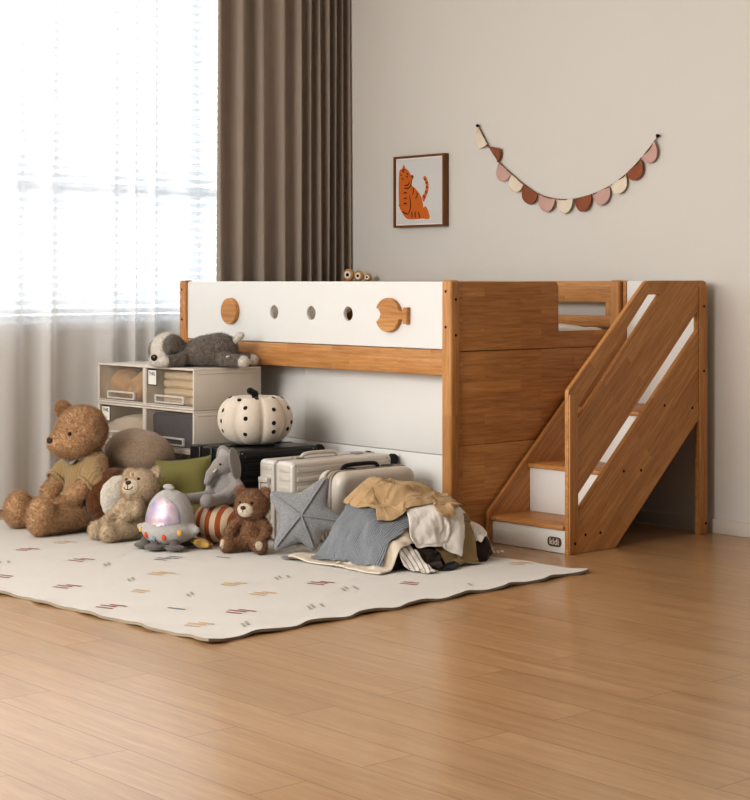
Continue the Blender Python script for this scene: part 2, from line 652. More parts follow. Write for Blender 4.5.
def soft(prims, res=0.006, k=0.02, clip=None, inflate=0.0, lump=0.0, lscale=60, mb=None, pull=None):
    lo, hi = np.full(3, 1e9), np.full(3, -1e9)
    for p in prims:
        if p[0] == 'e':
            r = p[2].max(); lo = np.minimum(lo, p[1] - r); hi = np.maximum(hi, p[1] + r)
        else:
            for q, r in ((p[1], p[3][0]), (p[2], p[3][1])):
                lo = np.minimum(lo, q - r); hi = np.maximum(hi, q + r)
    lo = lo - 4 * res - inflate; hi = hi + 4 * res + inflate
    n = np.ceil((hi - lo) / res).astype(int) + 1
    ax = [lo[i] + np.arange(n[i]) * res for i in range(3)]
    X = np.stack(np.meshgrid(*ax, indexing='ij'), -1)
    F = sdf_eval(prims, X, k) - inflate
    if clip is not None:
        F = np.maximum(F, clip(X))
    S = F < 0
    nx, ny, nz = S.shape
    # cells with a sign change
    c = np.zeros((nx - 1, ny - 1, nz - 1), int)
    corner = [(i, j, l) for i in (0, 1) for j in (0, 1) for l in (0, 1)]
    for i, j, l in corner:
        c += S[i:nx - 1 + i, j:ny - 1 + j, l:nz - 1 + l]
    act = (c > 0) & (c < 8)
    idx = -np.ones(c.shape, int)
    ids = np.argwhere(act)
    idx[act] = np.arange(len(ids))
    acc = np.zeros((len(ids), 3)); cnt = np.zeros(len(ids))
    for a in corner:
        for d in range(3):
            if a[d]:
                continue
            b = list(a); b[d] = 1
            fa = F[ids[:, 0] + a[0], ids[:, 1] + a[1], ids[:, 2] + a[2]]
            fb = F[ids[:, 0] + b[0], ids[:, 1] + b[1], ids[:, 2] + b[2]]
            m = (fa < 0) != (fb < 0)
            t = np.where(m, fa / np.where(np.abs(fa - fb) < 1e-12, 1, fa - fb), 0)
            pt = np.tile(np.array(a, float), (len(ids), 1)); pt[:, d] += t
            acc[m] += pt[m]; cnt[m] += 1
    V = lo + (ids + acc / cnt[:, None]) * res
    faces = []
    for d in range(3):
        e = [slice(None)] * 3; e2 = [slice(None)] * 3
        e[d] = slice(0, -1); e2[d] = slice(1, None)
        ch = S[tuple(e)] != S[tuple(e2)]
        P = np.argwhere(ch)
        o1, o2 = (d + 1) % 3, (d + 2) % 3
        ok = (P[:, o1] > 0) & (P[:, o2] > 0) & (P[:, o1] < c.shape[o1]) & (P[:, o2] < c.shape[o2])
        P = P[ok]
        s = S[P[:, 0], P[:, 1], P[:, 2]]
        def cell(a, b):
            Q = P.copy(); Q[:, o1] -= a; Q[:, o2] -= b
            return idx[Q[:, 0], Q[:, 1], Q[:, 2]]
        q = np.stack([cell(1, 1), cell(0, 1), cell(0, 0), cell(1, 0)], 1)
        q[~s] = q[~s][:, ::-1]
        faces.append(q)
    Fq = np.concatenate(faces)
    Fq = Fq[(Fq >= 0).all(1)]
    # relax once, then lumps along the normal
    nb = np.zeros_like(V); dg = np.zeros(len(V))
    for a, b in ((0, 1), (1, 2), (2, 3), (3, 0)):
        np.add.at(nb, Fq[:, a], V[Fq[:, b]]); np.add.at(dg, Fq[:, a], 1)
        np.add.at(nb, Fq[:, b], V[Fq[:, a]]); np.add.at(dg, Fq[:, b], 1)
    V = V * 0.5 + 0.5 * nb / np.maximum(dg, 1)[:, None]
    if lump or pull:
        N = np.zeros_like(V)
        fn = np.cross(V[Fq[:, 2]] - V[Fq[:, 0]], V[Fq[:, 3]] - V[Fq[:, 1]])
        for a in range(4):
            np.add.at(N, Fq[:, a], fn)
        N /= np.maximum(np.linalg.norm(N, axis=1, keepdims=True), 1e-12)
        if lump:
            V = V + N * (lump * (0.65 * vnoise(V, lscale) + 0.35 * vnoise(V, lscale * 2.1, 5.3)))[:, None]
        if pull:
            V = V + N * pull(V)[:, None]
    mb = mb or MB()
    mb.add(V.tolist(), Fq.tolist())
    return mb
# ================================================================== THE ROOM
WX, WY, HC = -2.45, 1.20, 3.05        # window wall, back wall, ceiling height
struct('floor', MB().box((-2.6, -6.4, -0.06), (6.4, WY + 0.12, 0.0)), M['floor'])
struct('wall_back', MB().box((WX - 0.12, WY, 0), (3.4, WY + 0.12, HC)), M['wall'])
# window opening in the left wall
OY0, OY1, OZ0, OZ1 = -2.5, 0.86, 0.92, 2.94
wl = MB()
wl.box((WX - 0.12, -5.2, 0), (WX, WY, OZ0))
wl.box((WX - 0.12, -5.2, OZ1), (WX, WY, HC))
wl.box((WX - 0.12, OY1, OZ0), (WX, WY, OZ1))
wl.box((WX - 0.12, -5.2, OZ0), (WX, OY0, OZ1))
struct('wall_left', wl, M['wall'])
struct('ceiling', MB().box((WX - 0.12, -5.2, HC), (3.4, WY + 0.12, HC + 0.08)), M['ceiling'])
struct('baseboard_back', MB().box((WX, WY - 0.014, 0), (3.4, WY, 0.064), 0.004), M['skirting'])
struct('baseboard_left', MB().box((WX, -5.2, 0), (WX + 0.014, WY - 0.014, 0.064), 0.004), M['skirting'])
wf = MB()
FW = 0.05
wf.box((WX - 0.09, OY0, OZ0), (WX - 0.03, OY1, OZ0 + FW), 0.004)
wf.box((WX - 0.09, OY0, OZ1 - FW), (WX - 0.03, OY1, OZ1), 0.004)
for y in (OY0, -1.55, OY1 - FW):
    wf.box((WX - 0.09, y, OZ0), (WX - 0.03, y + FW, OZ1), 0.004)
wf.box((WX - 0.09, OY0, 1.605), (WX - 0.03, OY1, 1.665), 0.004)
w1 = struct('window_1', wf, M['frame_white'])
g = MB()
g.box((WX - 0.064, OY0 + 0.02, OZ0 + 0.02), (WX - 0.058, OY1 - 0.02, OZ1 - 0.02))
struct('glass_pane', g, M['glass'], parent=w1)
struct('window_sill', MB().box((WX - 0.03, OY0 - 0.03, OZ0 - 0.025), (WX + 0.03, OY1 + 0.03, OZ0 - 0.001), 0.004), M['frame_white'], parent=w1)

# venetian blind between the window and the voile
vb = thing('venetian_blind', 'white horizontal slat blind glowing in the window behind the sheer curtain', 'blind', (WX + 0.035, -0.86, OZ0))
sl = MB()
z = OZ0 + 0.03
while z < OZ1 - 0.05:
    for (ya, yb) in ((OY0 + 0.02, -1.53), (-1.52, OY1 - 0.02)):
        a = R(38)
        dx, dz = 0.021 * math.cos(a), 0.021 * math.sin(a)
        x0 = WX + 0.035
        sl.add([(x0 - dx, ya, z + dz), (x0 + dx, ya, z - dz), (x0 + dx, yb, z - dz), (x0 - dx, yb, z + dz)], [(0, 1, 2, 3)])
    z += 0.044
obj('slats', sl, M['slat'], vb, 0, True)
obj('head_rail', MB().box((WX + 0.01, OY0 + 0.01, OZ1 - 0.04), (WX + 0.06, OY1 - 0.01, OZ1 - 0.002), 0.004), M['frame_white'], vb, world=True)
obj('bottom_rail', MB().box((WX + 0.02, OY0 + 0.02, OZ0 + 0.002), (WX + 0.052, OY1 - 0.02, OZ0 + 0.02), 0.004), M['frame_white'], vb, world=True)

# curtain track, voile, heavy drape
tr = MB()
tr.box((-2.335, -2.75, HC - 0.03), (-2.295, WY - 0.02, HC - 0.001), 0.003)
tr.box((-2.145, -2.75, HC - 0.03), (-2.105, WY - 0.02, HC - 0.001), 0.003)
single('curtain_track', tr, M['frame_white'], 'white double curtain track fixed to the ceiling above the window', 'curtain track', (-2.22, -0.8, HC - 0.03))

def curtain(y0, y1, x, z0, z1, fx, amp, nu, nz=26, flare=0.25, lean=None):
    """pleated sheet hanging in the y-z plane; fx(y) -> phase"""
    ys = np.linspace(y0, y1, nu)
    ph = np.array([fx(y) for y in ys])
    P = np.zeros((nu, nz, 3))
    for j in range(nz):
        t = j / (nz - 1)
        zz = z1 + (z0 - z1) * t
        k = amp * (0.75 + flare * t)
        wob = 0.18 * np.sin(ys * 9 + 2.3 * t) + 0.12 * np.sin(ys * 23 - 1.7 * t)
        s = np.sin(ph + wob * 0.9)
        s = np.sign(s) * np.abs(s) ** 0.75
        P[:, j, 0] = x + k * s + 0.006 * np.sin(ys * 31 + 4 * t)
        P[:, j, 1] = ys + 0.35 * k * np.cos(ph * 1.0 + 0.6) + (lean(ys, t) if lean else 0)
        P[:, j, 2] = zz
    return MB().grid(P)

def ph_sheer(y):
    return 2 * PI * (y * 4.6 + 0.35 * math.sin(y * 5.1) + 0.25 * math.sin(y * 11.3 + 1))
sh = curtain(-2.7, 1.05, -2.315, 0.012, HC - 0.03, ph_sheer, 0.034, 520, 30, 0.35, lean=lambda y, t: 0.02 * np.sin(y * 4.0) * t)
single('sheer_curtain', sh, M['sheer'], 'translucent white voile curtain hanging to the floor across the window', 'curtain', (-2.315, -0.8, 0.012), 180)

edges = [0.285, 0.425, 0.565, 0.72, 0.83, 0.905, 0.97, 1.03, 1.085, 1.14, 1.19]
def ph_drape(y):
    for i in range(len(edges) - 1):
        if y <= edges[i + 1] or i == len(edges) - 2:
            t = (y - edges[i]) / (edges[i + 1] - edges[i])
            return PI * 0.5 + 2 * PI * (i + t)
dr = curtain(0.262, 1.188, -2.106, 0.012, HC - 0.03, ph_drape, 0.042, 420, 30, 0.15)
dro = single('blackout_curtain', dr, M['drape'], 'heavy taupe curtain gathered in the corner behind the bed', 'curtain', (-2.128, 0.74, 0.012), 180)
so = dro.modifiers.new('thickness', 'SOLIDIFY'); so.thickness = 0.003

# ================================================================== THE BED
BH = 1.15
bed = thing('loft_bed', 'low wooden loft bed with white front guard panel and portholes', 'bed', (-1.0275, 0.57, 0))
def post(xa, xb, ya, yb, z1=BH + 0.004):
    return MB().box((xa, ya, 0), (xb, yb, z1), 0.012, 3)
obj('post', post(-0.056, 0.006, -0.004, 0.052), M['wood_z'], bed, world=True)
obj('post', post(-2.056, -2.0, -0.004, 0.052), M['wood_z'], bed, world=True)
obj('post', post(-0.05, 0.006, 1.088, 1.14), M['wood_z'], bed, world=True)
obj('post', post(-2.056, -2.0, 1.088, 1.14), M['wood_z'], bed, world=True)
b = MB()
def bolt(mb, p, axis, r=0.0062):
    m = Matrix.Translation(p) @ (Euler((PI / 2, 0, 0)).to_matrix().to_4x4() if axis == 'y' else Euler((0, PI / 2, 0)).to_matrix().to_4x4())
    mb.lathe([(0.0, -0.003), (r, -0.003), (r, 0.001), (r * 0.7, 0.0022), (0.0, 0.0016)], 14, m)
for (p, ax) in (((-0.027, -0.0045, 1.105), 'y'), ((-0.027, -0.0045, 0.95), 'y'), ((0.0065, 0.025, 1.07), 'x'), ((0.0065, 0.025, 0.915), 'x'),
                ((-2.028, -0.0045, 1.105), 'y'), ((-2.028, -0.0045, 0.95), 'y')):
    obj('bolt_cap', (lambda q: (bolt(q, p, ax), q)[1])(MB()), M['bolt'], bed, world=True)
# front guard with three portholes
outline = round_poly([(-1.999, 0.852), (-0.057, 0.852), (-0.057, 1.148), (-1.999, 1.148)], [0.002, 0.002, 0.018, 0.018])
gp = plate([outline] + [circle(x, 0.998, 0.033) for x in (-1.264, -0.976, -0.703)], 'xz', 0.012, 0.032, 0.0022)
obj('guard_panel', gp, M['white_board'], bed, world=True, label='white guard panel with three round holes')
obj('side_rail', MB().box((-1.999, 0.006, 0.738), (-0.057, 0.034, 0.849), 0.004), M['wood_x'], bed, world=True)
obj('wooden_disc', plate([circle(-1.61, 0.999, 0.066, 40)], 'xz', -0.012, 0.0118, 0.004), M['wood_x'], bed, world=True)
cxf, czf, rf = -0.405, 0.997, 0.077
fish = []
for k in range(0, 41):
    a = R(200) + R(324 - 0) * k / 40 if False else None
pts = []
for k in range(25):                                    # lower arc: from the mouth under the belly to the tail
    a = R(204) + (R(345) - R(204)) * k / 24
    pts.append((cxf + 1.06 * rf * math.cos(a), czf + rf * math.sin(a)))
pts += [(cxf + 0.098, czf - 0.018), (cxf + 0.108, czf - 0.038), (cxf + 0.132, czf - 0.04), (cxf + 0.134, czf + 0.036), (cxf + 0.11, czf + 0.036), (cxf + 0.098, czf + 0.016)]
for k in range(25):
    a = R(15) + (R(156) - R(15)) * k / 24
    pts.append((cxf + 1.06 * rf * math.cos(a), czf + rf * math.sin(a)))
pts += [(cxf - 0.058, czf + 0.024), (cxf - 0.044, czf + 0.006), (cxf - 0.052, czf - 0.014)]
obj('wooden_fish', plate([pts], 'xz', -0.012, 0.0118, 0.004), M['wood_x'], bed, world=True)
# right hand end boards (stepped down for the stairs)
xe0, xe1 = -0.034, -0.004
top = round_poly([(0.052, 0.8425), (1.088, 0.8425), (1.088, 0.92), (0.686, 0.92), (0.686, 1.147), (0.052, 1.147)], [0.001, 0.001, 0.001, 0.012, 0.03, 0.002])
obj('end_board', plate([top], 'yz', xe0, xe1, 0.0025), M['wood_y'], bed, world=True)
obj('end_board', MB().box((xe0, 0.052, 0.4335), (xe1, 1.088, 0.8415), 0.003), M['wood_y'], bed, world=True)
obj('end_board', MB().box((xe0, 0.052, 0.006), (xe1, 1.088, 0.4325), 0.003), M['wood_y'], bed, world=True)
# left hand end
obj('end_board', MB().box((-2.048, 0.052, 0.7425), (-2.022, 1.088, 1.147), 0.003), M['white_board'], bed, world=True, label='white upper board')
obj('end_board', MB().box((-2.044, 0.052, 0.006), (-2.022, 1.088, 0.7415), 0.003), M['white_board'], bed, world=True, label='white inner board')
# rear guard
obj('rear_rail', MB().box((-1.999, 1.1, 1.048), (-0.051, 1.126, 1.15), 0.004), M['wood_x'], bed, world=True)
obj('rear_rail', MB().box((-1.999, 1.1, 0.93), (-0.051, 1.126, 0.983), 0.004), M['wood_x'], bed, world=True)
obj('rear_rail', MB().box((-1.999, 1.1, 0.738), (-0.051, 1.126, 0.90), 0.004), M['wood_x'], bed, world=True)
for x in (-0.087, -0.75, -1.4):
    obj('rear_stile', MB().box((x, 1.102, 0.981), (x + 0.036, 1.124, 1.049), 0.002), M['wood_z'], bed, world=True)
# white boards under the bed and the bed base
for (xa, xb, ya, za, zb) in ((-1.15, -0.036, 0.116, 0.377, 0.737), (-1.15, -0.036, 0.116, 0.004, 0.3745), (-2.02, -1.10, 0.148, 0.377, 0.737), (-2.02, -1.10, 0.148, 0.004, 0.3745)):
    obj('under_panel', MB().box((xa, ya, za), (xb, ya + 0.016, zb), 0.0015), M['white_board'], bed, world=True, label='white board closing the space under the bed')
obj('under_panel', MB().box((-1.15, 0.1325, 0.004), (-1.134, 0.1475, 0.737), 0.0015), M['white_board'], bed, world=True, label='white board closing the space under the bed')
obj('bed_base', MB().box((-2.02, 0.036, 0.74), (-0.036, 1.098, 0.765), 0.002), M['wood_x'], bed, world=True)

single('mattress', MB().box((-2.01, 0.045, 0.767), (-0.045, 1.088, 0.905), 0.035, 4), M['bedding'],
       'white mattress lying inside the loft bed', 'mattress', (-1.03, 0.57, 0.767))
# rumpled quilt on the mattress
n, m = 90, 60
gx, gy = np.meshgrid(np.linspace(-1.5, -0.06, n), np.linspace(0.06, 1.075, m), indexing='ij')
Pq = np.stack([gx, gy, np.zeros_like(gx)], -1)
fl = Pq.reshape(-1, 3)
hz = 0.026 + 0.012 * vnoise(fl, 5.0) + 0.006 * vnoise(fl, 13.0)
ed = np.minimum(np.minimum(fl[:, 0] + 1.5, -0.06 - fl[:, 0]), np.minimum(fl[:, 1] - 0.06, 1.075 - fl[:, 1]))
fl[:, 2] = 0.9065 + np.maximum(hz, 0.004) * np.clip(ed / 0.03, 0.0, 1) ** 0.5
q = MB().grid(fl.reshape(n, m, 3))
qo = single('quilt', q, M['bedding'], 'thin white quilt spread over the mattress, seen through the stair opening', 'quilt', (-0.78, 0.57, 0.9065), 180)
pl_ = soft([E((0, 0, 0), (0.055, 0.315, 0.105), Euler((0, R(-14), 0)).to_matrix())], 0.01, lump=0.008, lscale=12)
single('bed_pillow', pl_, M['bedding'], 'white pillow standing at the window end inside the loft bed', 'pillow', (-1.93, 0.765, 1.022), 180, world=False)

# little wooden roller toy peeping over the panel
wt = thing('wooden_bead_toy', 'small wooden toy of rolling rings standing on the rear bed rail', 'toy', (-1.90, 1.113, BH))
for (x, r) in ((-2.005, 0.034), (-1.915, 0.028), (-1.838, 0.02)):
    m = Matrix.Translation((x, 1.113, BH + r + 0.001)) @ Euler((PI / 2, 0, R(18))).to_matrix().to_4x4()
    o = obj('ring', MB().lathe([(0.0, -0.012), (r * 0.8, -0.012), (r, -0.006), (r, 0.006), (r * 0.8, 0.012), (0.0, 0.012)], 28, m), M['bead_wood'], wt, world=True)
    obj('ring_face', MB().lathe([(0.0, 0.0121), (r * 0.62, 0.0121), (r * 0.6, 0.0135), (0, 0.0135)], 24, m), M['paper'], o, world=True, label='white ring face')
    obj('ring_centre', MB().lathe([(0.0, 0.0136), (r * 0.3, 0.0136), (r * 0.28, 0.016), (0, 0.016)], 18, m), M['bolt'], o, world=True, label='black centre')
obj('axle_bar', MB().tube([(-2.005, 1.128, BH + 0.03), (-1.915, 1.128, BH + 0.026), (-1.838, 1.128, BH + 0.018)], 0.005, 8), M['bead_wood'], wt, world=True)

# ================================================================== THE STAIRS
st = thing('bed_stairs', 'wooden stair unit with slatted side rail at the right end of the bed', 'stairs', (0.25, 0.68, 0))
sx0, sx1 = 0.460, 0.482
outer = round_poly([(0.223, 0.0), (0.522, 0.0), (1.087, 0.521), (1.087, 0.0), (1.146, 0.0), (1.146, BH + 0.002), (0.727, BH + 0.002), (0.223, 0.69)],
                   [0, 0.002, 0.004, 0, 0, 0.028, 0.03, 0.03])
h1 = round_poly([(0.286, 0.572), (0.816, 1.090), (0.740, 1.090), (0.286, 0.628)], 0.003)
h2 = round_poly([(0.279, 0.174), (1.079, 0.925), (1.079, 1.012), (0.279, 0.245)], 0.003)
obj('side_rail_panel', plate([outer, h1, h2], 'yz', sx0, sx1, 0.003), M['wood_diag'], st, world=True, label='sloping outer side with two long slots')
obj('side_post', MB().box((sx1 + 0.0002, 0.224, 0.001), (sx1 + 0.008, 0.277, 0.672), 0.003), M['wood_z'], st, world=True)
obj('side_post', MB().box((sx1 + 0.0002, 1.089, 0.001), (sx1 + 0.008, 1.145, 1.126), 0.003), M['wood_z'], st, world=True)
for (y, zz, xx) in ((0.255, 0.045, .0085), (0.33, 0.075, 0), (0.424, 0.075, 0), (0.575, 0.327, 0), (0.69, 0.322, 0), (0.85, 0.598, 0), (1.045, 0.578, 0), (1.118, 0.742, .0085), (1.118, 1.035, .0085), (1.13, 0.05, .0085)):
    q = MB(); bolt(q, (sx1 + xx, y, zz), 'x', 0.0065)
    obj('bolt_cap', q, M['bolt'], st, world=True)
inner = round_poly([(0.201, 0.0), (0.50, 0.0), (1.085, 0.54), (1.085, 0.0), (1.146, 0.0), (1.146, BH + 0.002), (1.115, BH + 0.002), (1.115, 0.985), (0.201, 0.135)],
                   [0, 0, 0, 0, 0, 0.008, 0.008, 0, 0.03])
obj('stringer', plate([inner], 'yz', 0.010, 0.030, 0.003), M['wood_diag'], st, world=True, label='sloping inner side against the bed')
ly = [0.225, 0.46, 0.715]
lz = [0.12, 0.335, 0.575]
for i in range(3):
    y1 = ly[i + 1] + 0.02 if i < 2 else 1.119
    obj('tread', MB().box((0.0305, ly[i] - 0.012, lz[i] - 0.02), (0.4595, y1, lz[i]), 0.004), M['wood_tread'], st, world=True)
    zb = 0.002 if i == 0 else lz[i - 1] + 0.0005
    rr = obj('riser', MB().box((0.0305, ly[i], zb), (0.4595, ly[i] + 0.016, lz[i] - 0.0205), 0.0015), M['white_board'], st, world=True, label='white riser')
    if i == 0:
        pill = round_poly([(0.362, 0.0265), (0.441, 0.0265), (0.441, 0.067), (0.362, 0.067)], 0.0195, 8)
        obj('badge', plate([pill], 'xz', ly[0] - 0.003, ly[0] - 0.0002, 0.0006), M['logo_dark'], rr, world=True, label='rounded grey badge with pale lettering')
        mt = Matrix.Translation((0.4015, ly[0] - 0.0035, 0.0468)) @ Euler((PI / 2, 0, 0)).to_matrix().to_4x4() @ Matrix.Scale(1.05, 4)
        obj('badge_lettering', text_mb('kidi', 0.037, mt, depth=0.0004), M['logo_light'], rr, 0, True)
obj('back_panel', MB().box((0.031, 1.120, 0.50), (0.459, 1.138, BH), 0.003), M['white_board'], st, world=True, label='white back panel')

# ================================================================== PICTURE AND BUNTING ON THE WALL
pic = thing('framed_print', 'square framed print of an orange striped tiger on the wall', 'picture', (-1.476, WY, 1.45))
x0, x1, z0, z1 = -1.680, -1.276, 1.443, 1.832
yf = 1.160
fr = plate([[(x0, z0), (x1, z0), (x1, z1), (x0, z1)], [(x0 + .011, z0 + .011), (x1 - .011, z0 + .011), (x1 - .011, z1 - .011), (x0 + .011, z1 - .011)]], 'xz', yf, WY - 0.001, 0.001)
obj('frame', fr, M['wood_frame'], pic, world=True)
M['print_paper'] = m_plain('grey white print paper', (212, 210, 208), 0.7, var=0.015, nscale=5)
M['mount'] = m_plain('white mount', (236, 233, 230), 0.7, var=0.01)
M['tiger_orange'] = m_plain('orange print ink', (205, 108, 36), 0.75, var=0.03, nscale=30)
obj('mount', MB().box((x0 + .010, yf + 0.012, z0 + .010), (x1 - .010, yf + 0.03, z1 - .010)), M['mount'], pic, world=True)
def pz(u, v):
    return (x0 + u * (x1 - x0), z1 - v * (z1 - z0))
# a plain seated striped cat: body, ear, tail (picture fractions)
bodyp = catmull([(.10, .20), (.15, .17), (.185, .115), (.22, .165), (.285, .21), (.33, .27), (.36, .265), (.385, .30), (.355, .345), (.345, .41), (.43, .47), (.52, .56), (.565, .66), (.575, .73),
                 (.615, .715), (.66, .76), (.70, .86), (.67, .895), (.56, .885), (.42, .89), (.28, .885), (.2, .845), (.13, .76), (.095, .70), (.085, .55), (.085, .35)], 5)
tailp = catmull([(.555, .585), (.60, .53), (.625, .45), (.615, .38), (.575, .325), (.595, .295), (.63, .31), (.672, .385), (.678, .48), (.64, .57), (.585, .65)], 5)
sb = MB().box((x0 + .019, yf + 0.0112, z0 + .019), (x1 - .019, yf + 0.0118, z1 - .019))
plate([[pz(*p) for p in bodyp]], 'xz', yf + 0.0106, yf + 0.0112, 0.0001, 1, sb)
plate([[pz(*p) for p in tailp]], 'xz', yf + 0.0104, yf + 0.0112, 0.0001, 1, sb)
def stroke(pts, r=0.0038):
    Q = [pz(*p) for p in catmull(pts, 5, False)]
    n = len(Q)
    vs = []
    for i, p in enumerate(Q):
        a, c = Q[max(i - 1, 0)], Q[min(i + 1, n - 1)]
        d = Vector((c[0] - a[0], c[1] - a[1])); d.normalize()
        w = r * (0.55 + 0.45 * math.sin(PI * (i + 0.5) / n))
        vs += [(p[0] - d.y * w, yf + 0.0101, p[1] + d.x * w), (p[0] + d.y * w, yf + 0.0101, p[1] - d.x * w)]
    sb.add(vs, [(2 * i, 2 * i + 1, 2 * i + 3, 2 * i + 2) for i in range(n - 1)], 2)
for s in ([(.15, .20), (.19, .22)], [(.165, .175), (.21, .20)], [(.24, .235), (.28, .265)], [(.235, .275), (.27, .30)], [(.15, .31), (.18, .32)], [(.12, .255), (.145, .27)],
          [(.20, .41), (.27, .405), (.31, .36)], [(.19, .445), (.28, .45), (.335, .40), (.345, .33)], [(.185, .52), (.22, .51), (.25, .525)], [(.185, .595), (.22, .585), (.25, .60)],
          [(.185, .67), (.22, .66), (.25, .675)], [(.305, .55), (.325, .66), (.315, .75), (.27, .815)], [(.16, .775), (.21, .80), (.27, .815)], [(.37, .44), (.385, .49), (.365, .545)],
          [(.45, .515), (.455, .56), (.425, .605)], [(.35, .78), (.355, .87)], [(.415, .78), (.42, .875)], [(.48, .79), (.51, .875)], [(.59, .35), (.63, .335)], [(.62, .40), (.665, .385)],
          [(.625, .45), (.67, .455)], [(.61, .51), (.655, .525)], [(.57, .56), (.615, .60)], [(.33, .29), (.365, .285), (.36, .32)], [(.09, .685), (.115, .695)]):
    stroke(s)
obj('print', sb, [M['print_paper'], M['tiger_orange'], M['ink']], pic, 0, True, label='grey white sheet printed with an orange tiger')

bun = thing('bunting', 'string of scalloped cream, pink and rust flags swagged on the wall', 'bunting', (-0.44, WY, 1.9))
cord = [(479.7, 128), (488, 145), (499.5, 162.6), (512, 174.4), (524.8, 185), (540, 195), (557.4, 199.3), (574.7, 199), (592.7, 194.3), (610.7, 185.7), (626.7, 173.7), (642, 157.7), (656, 140.3)]
cordw = [(-1.033, 1.951), (-0.970, 1.859), (-0.886, 1.763), (-0.796, 1.697), (-0.706, 1.638), (-0.599, 1.584), (-0.480, 1.558), (-0.364, 1.555), (-0.246, 1.574), (-0.130, 1.611), (-0.029, 1.664), (0.065, 1.735), (0.149, 1.813)]
for nm, c in (('flag_cream', (226, 213, 194)), ('flag_rust', (148, 93, 68)), ('flag_pink', (201, 166, 156))):
    M[nm] = m_cloth(nm.replace('_', ' ') + ' linen', c, 420, 0.5, 0.05)
M['cord'] = m_cloth('brown twisted cord', (132, 98, 74), 900, 0.4, 0.1)
obj('cord', MB().tube([(-1.040, WY - .012, 1.962)] + [(x, WY - 0.011, z) for x, z in catmull(cordw, 4, False)] + [(0.163, WY - .012, 1.83)], 0.0032, 7), M['cord'], bun, world=True)
seq = ['cream', 'rust', 'pink'] * 4
for i in range(12):
    a, c = Vector(cordw[i]), Vector(cordw[i + 1])
    d = (c - a); L = d.length; d.normalize()
    nrm = Vector((d.y, -d.x))                          # hangs below the cord
    f = MB()
    n1, n2 = 22, 8
    P = np.zeros((n1, n2, 3))
    tw = 0.0
    for u in range(n1):
        for v in range(n2):
            s = -1 + 2 * u / (n1 - 1)
            depth = math.sqrt(max(0, 1 - abs(s) ** 2.3)) * L * 0.60 * v / (n2 - 1)
            p = (a + c) / 2 + d * (s * L * 0.49)
            yy = WY - 0.010 - 0.010 * (v / (n2 - 1)) - 0.004 * math.sin(3 * s + i)
            if i == 1:                                 # this one is twisted over the cord
                k = 0.55 + 0.6 * s
                p2 = p - nrm * depth * max(-0.45, min(0.75, k))
                P[u, v] = (p2.x, WY - 0.014 - 0.016 * math.sin(PI * v / (n2 - 1)), p2.y)
            else:
                # gravity shears the steep ones a little towards straight down
                p2 = p + (nrm * 0.92 + Vector((0, -0.12))) * depth
                P[u, v] = (p2.x, yy, p2.y)
    f.grid(P)
    o = obj('flag', f, M['flag_' + seq[i]], bun, 180, True, label=seq[i] + ' half-round flag')
    so = o.modifiers.new('t', 'SOLIDIFY'); so.thickness = 0.002
for (x, z) in ((-1.041, 1.963), (0.166, 1.833)):
    m = Matrix.Translation((x, WY, z)) @ Euler((PI / 2, 0, 0)).to_matrix().to_4x4()
    obj('pin', MB().lathe([(0.0025, 0.0), (0.0025, 0.012), (0.008, 0.014), (0.009, 0.02), (0.006, 0.024), (0, 0.025)], 14, m), M['bolt'], bun, world=True)

# ================================================================== RUG
rug_o = Vector((0.946, -1.947, 0)); ru = Vector((-0.0605, 0.9982, 0)); rv = Vector((-0.9982, -0.0605, 0))
RL, RW = 1.90, 2.85
rg = MB()
nu, nv = 96, 140
P = np.zeros((nu, nv, 3))
for i in range(nu):
    for j in range(nv):
        u, v = i / (nu - 1), j / (nv - 1)
        du, dv = u * RL, v * RW
        eu = 0.008 * math.sin(dv * 21 + 1.1) + 0.004 * math.sin(dv * 47)
        ev = 0.008 * math.sin(du * 24 + 0.4) + 0.004 * math.sin(du * 55)
        w0 = max(0, 1 - du / 0.10); w1 = max(0, 1 - (RL - du) / 0.10)
        x0_ = max(0, 1 - dv / 0.10); x1_ = max(0, 1 - (RW - dv) / 0.10)
        p = rug_o + ru * (du - eu * w0 + eu * w1) + rv * (dv - ev * x0_ + ev * x1_)
        # edge lifts in small waves
        lift = 0.004 * (1 + math.sin(du * 26 + 2)) * x0_ ** 2 + 0.004 * (1 + math.sin(dv * 22)) * w0 ** 2
        P[i, j] = (p.x, p.y, 0.0102 + lift)
rg.grid(P[::, ::-1])
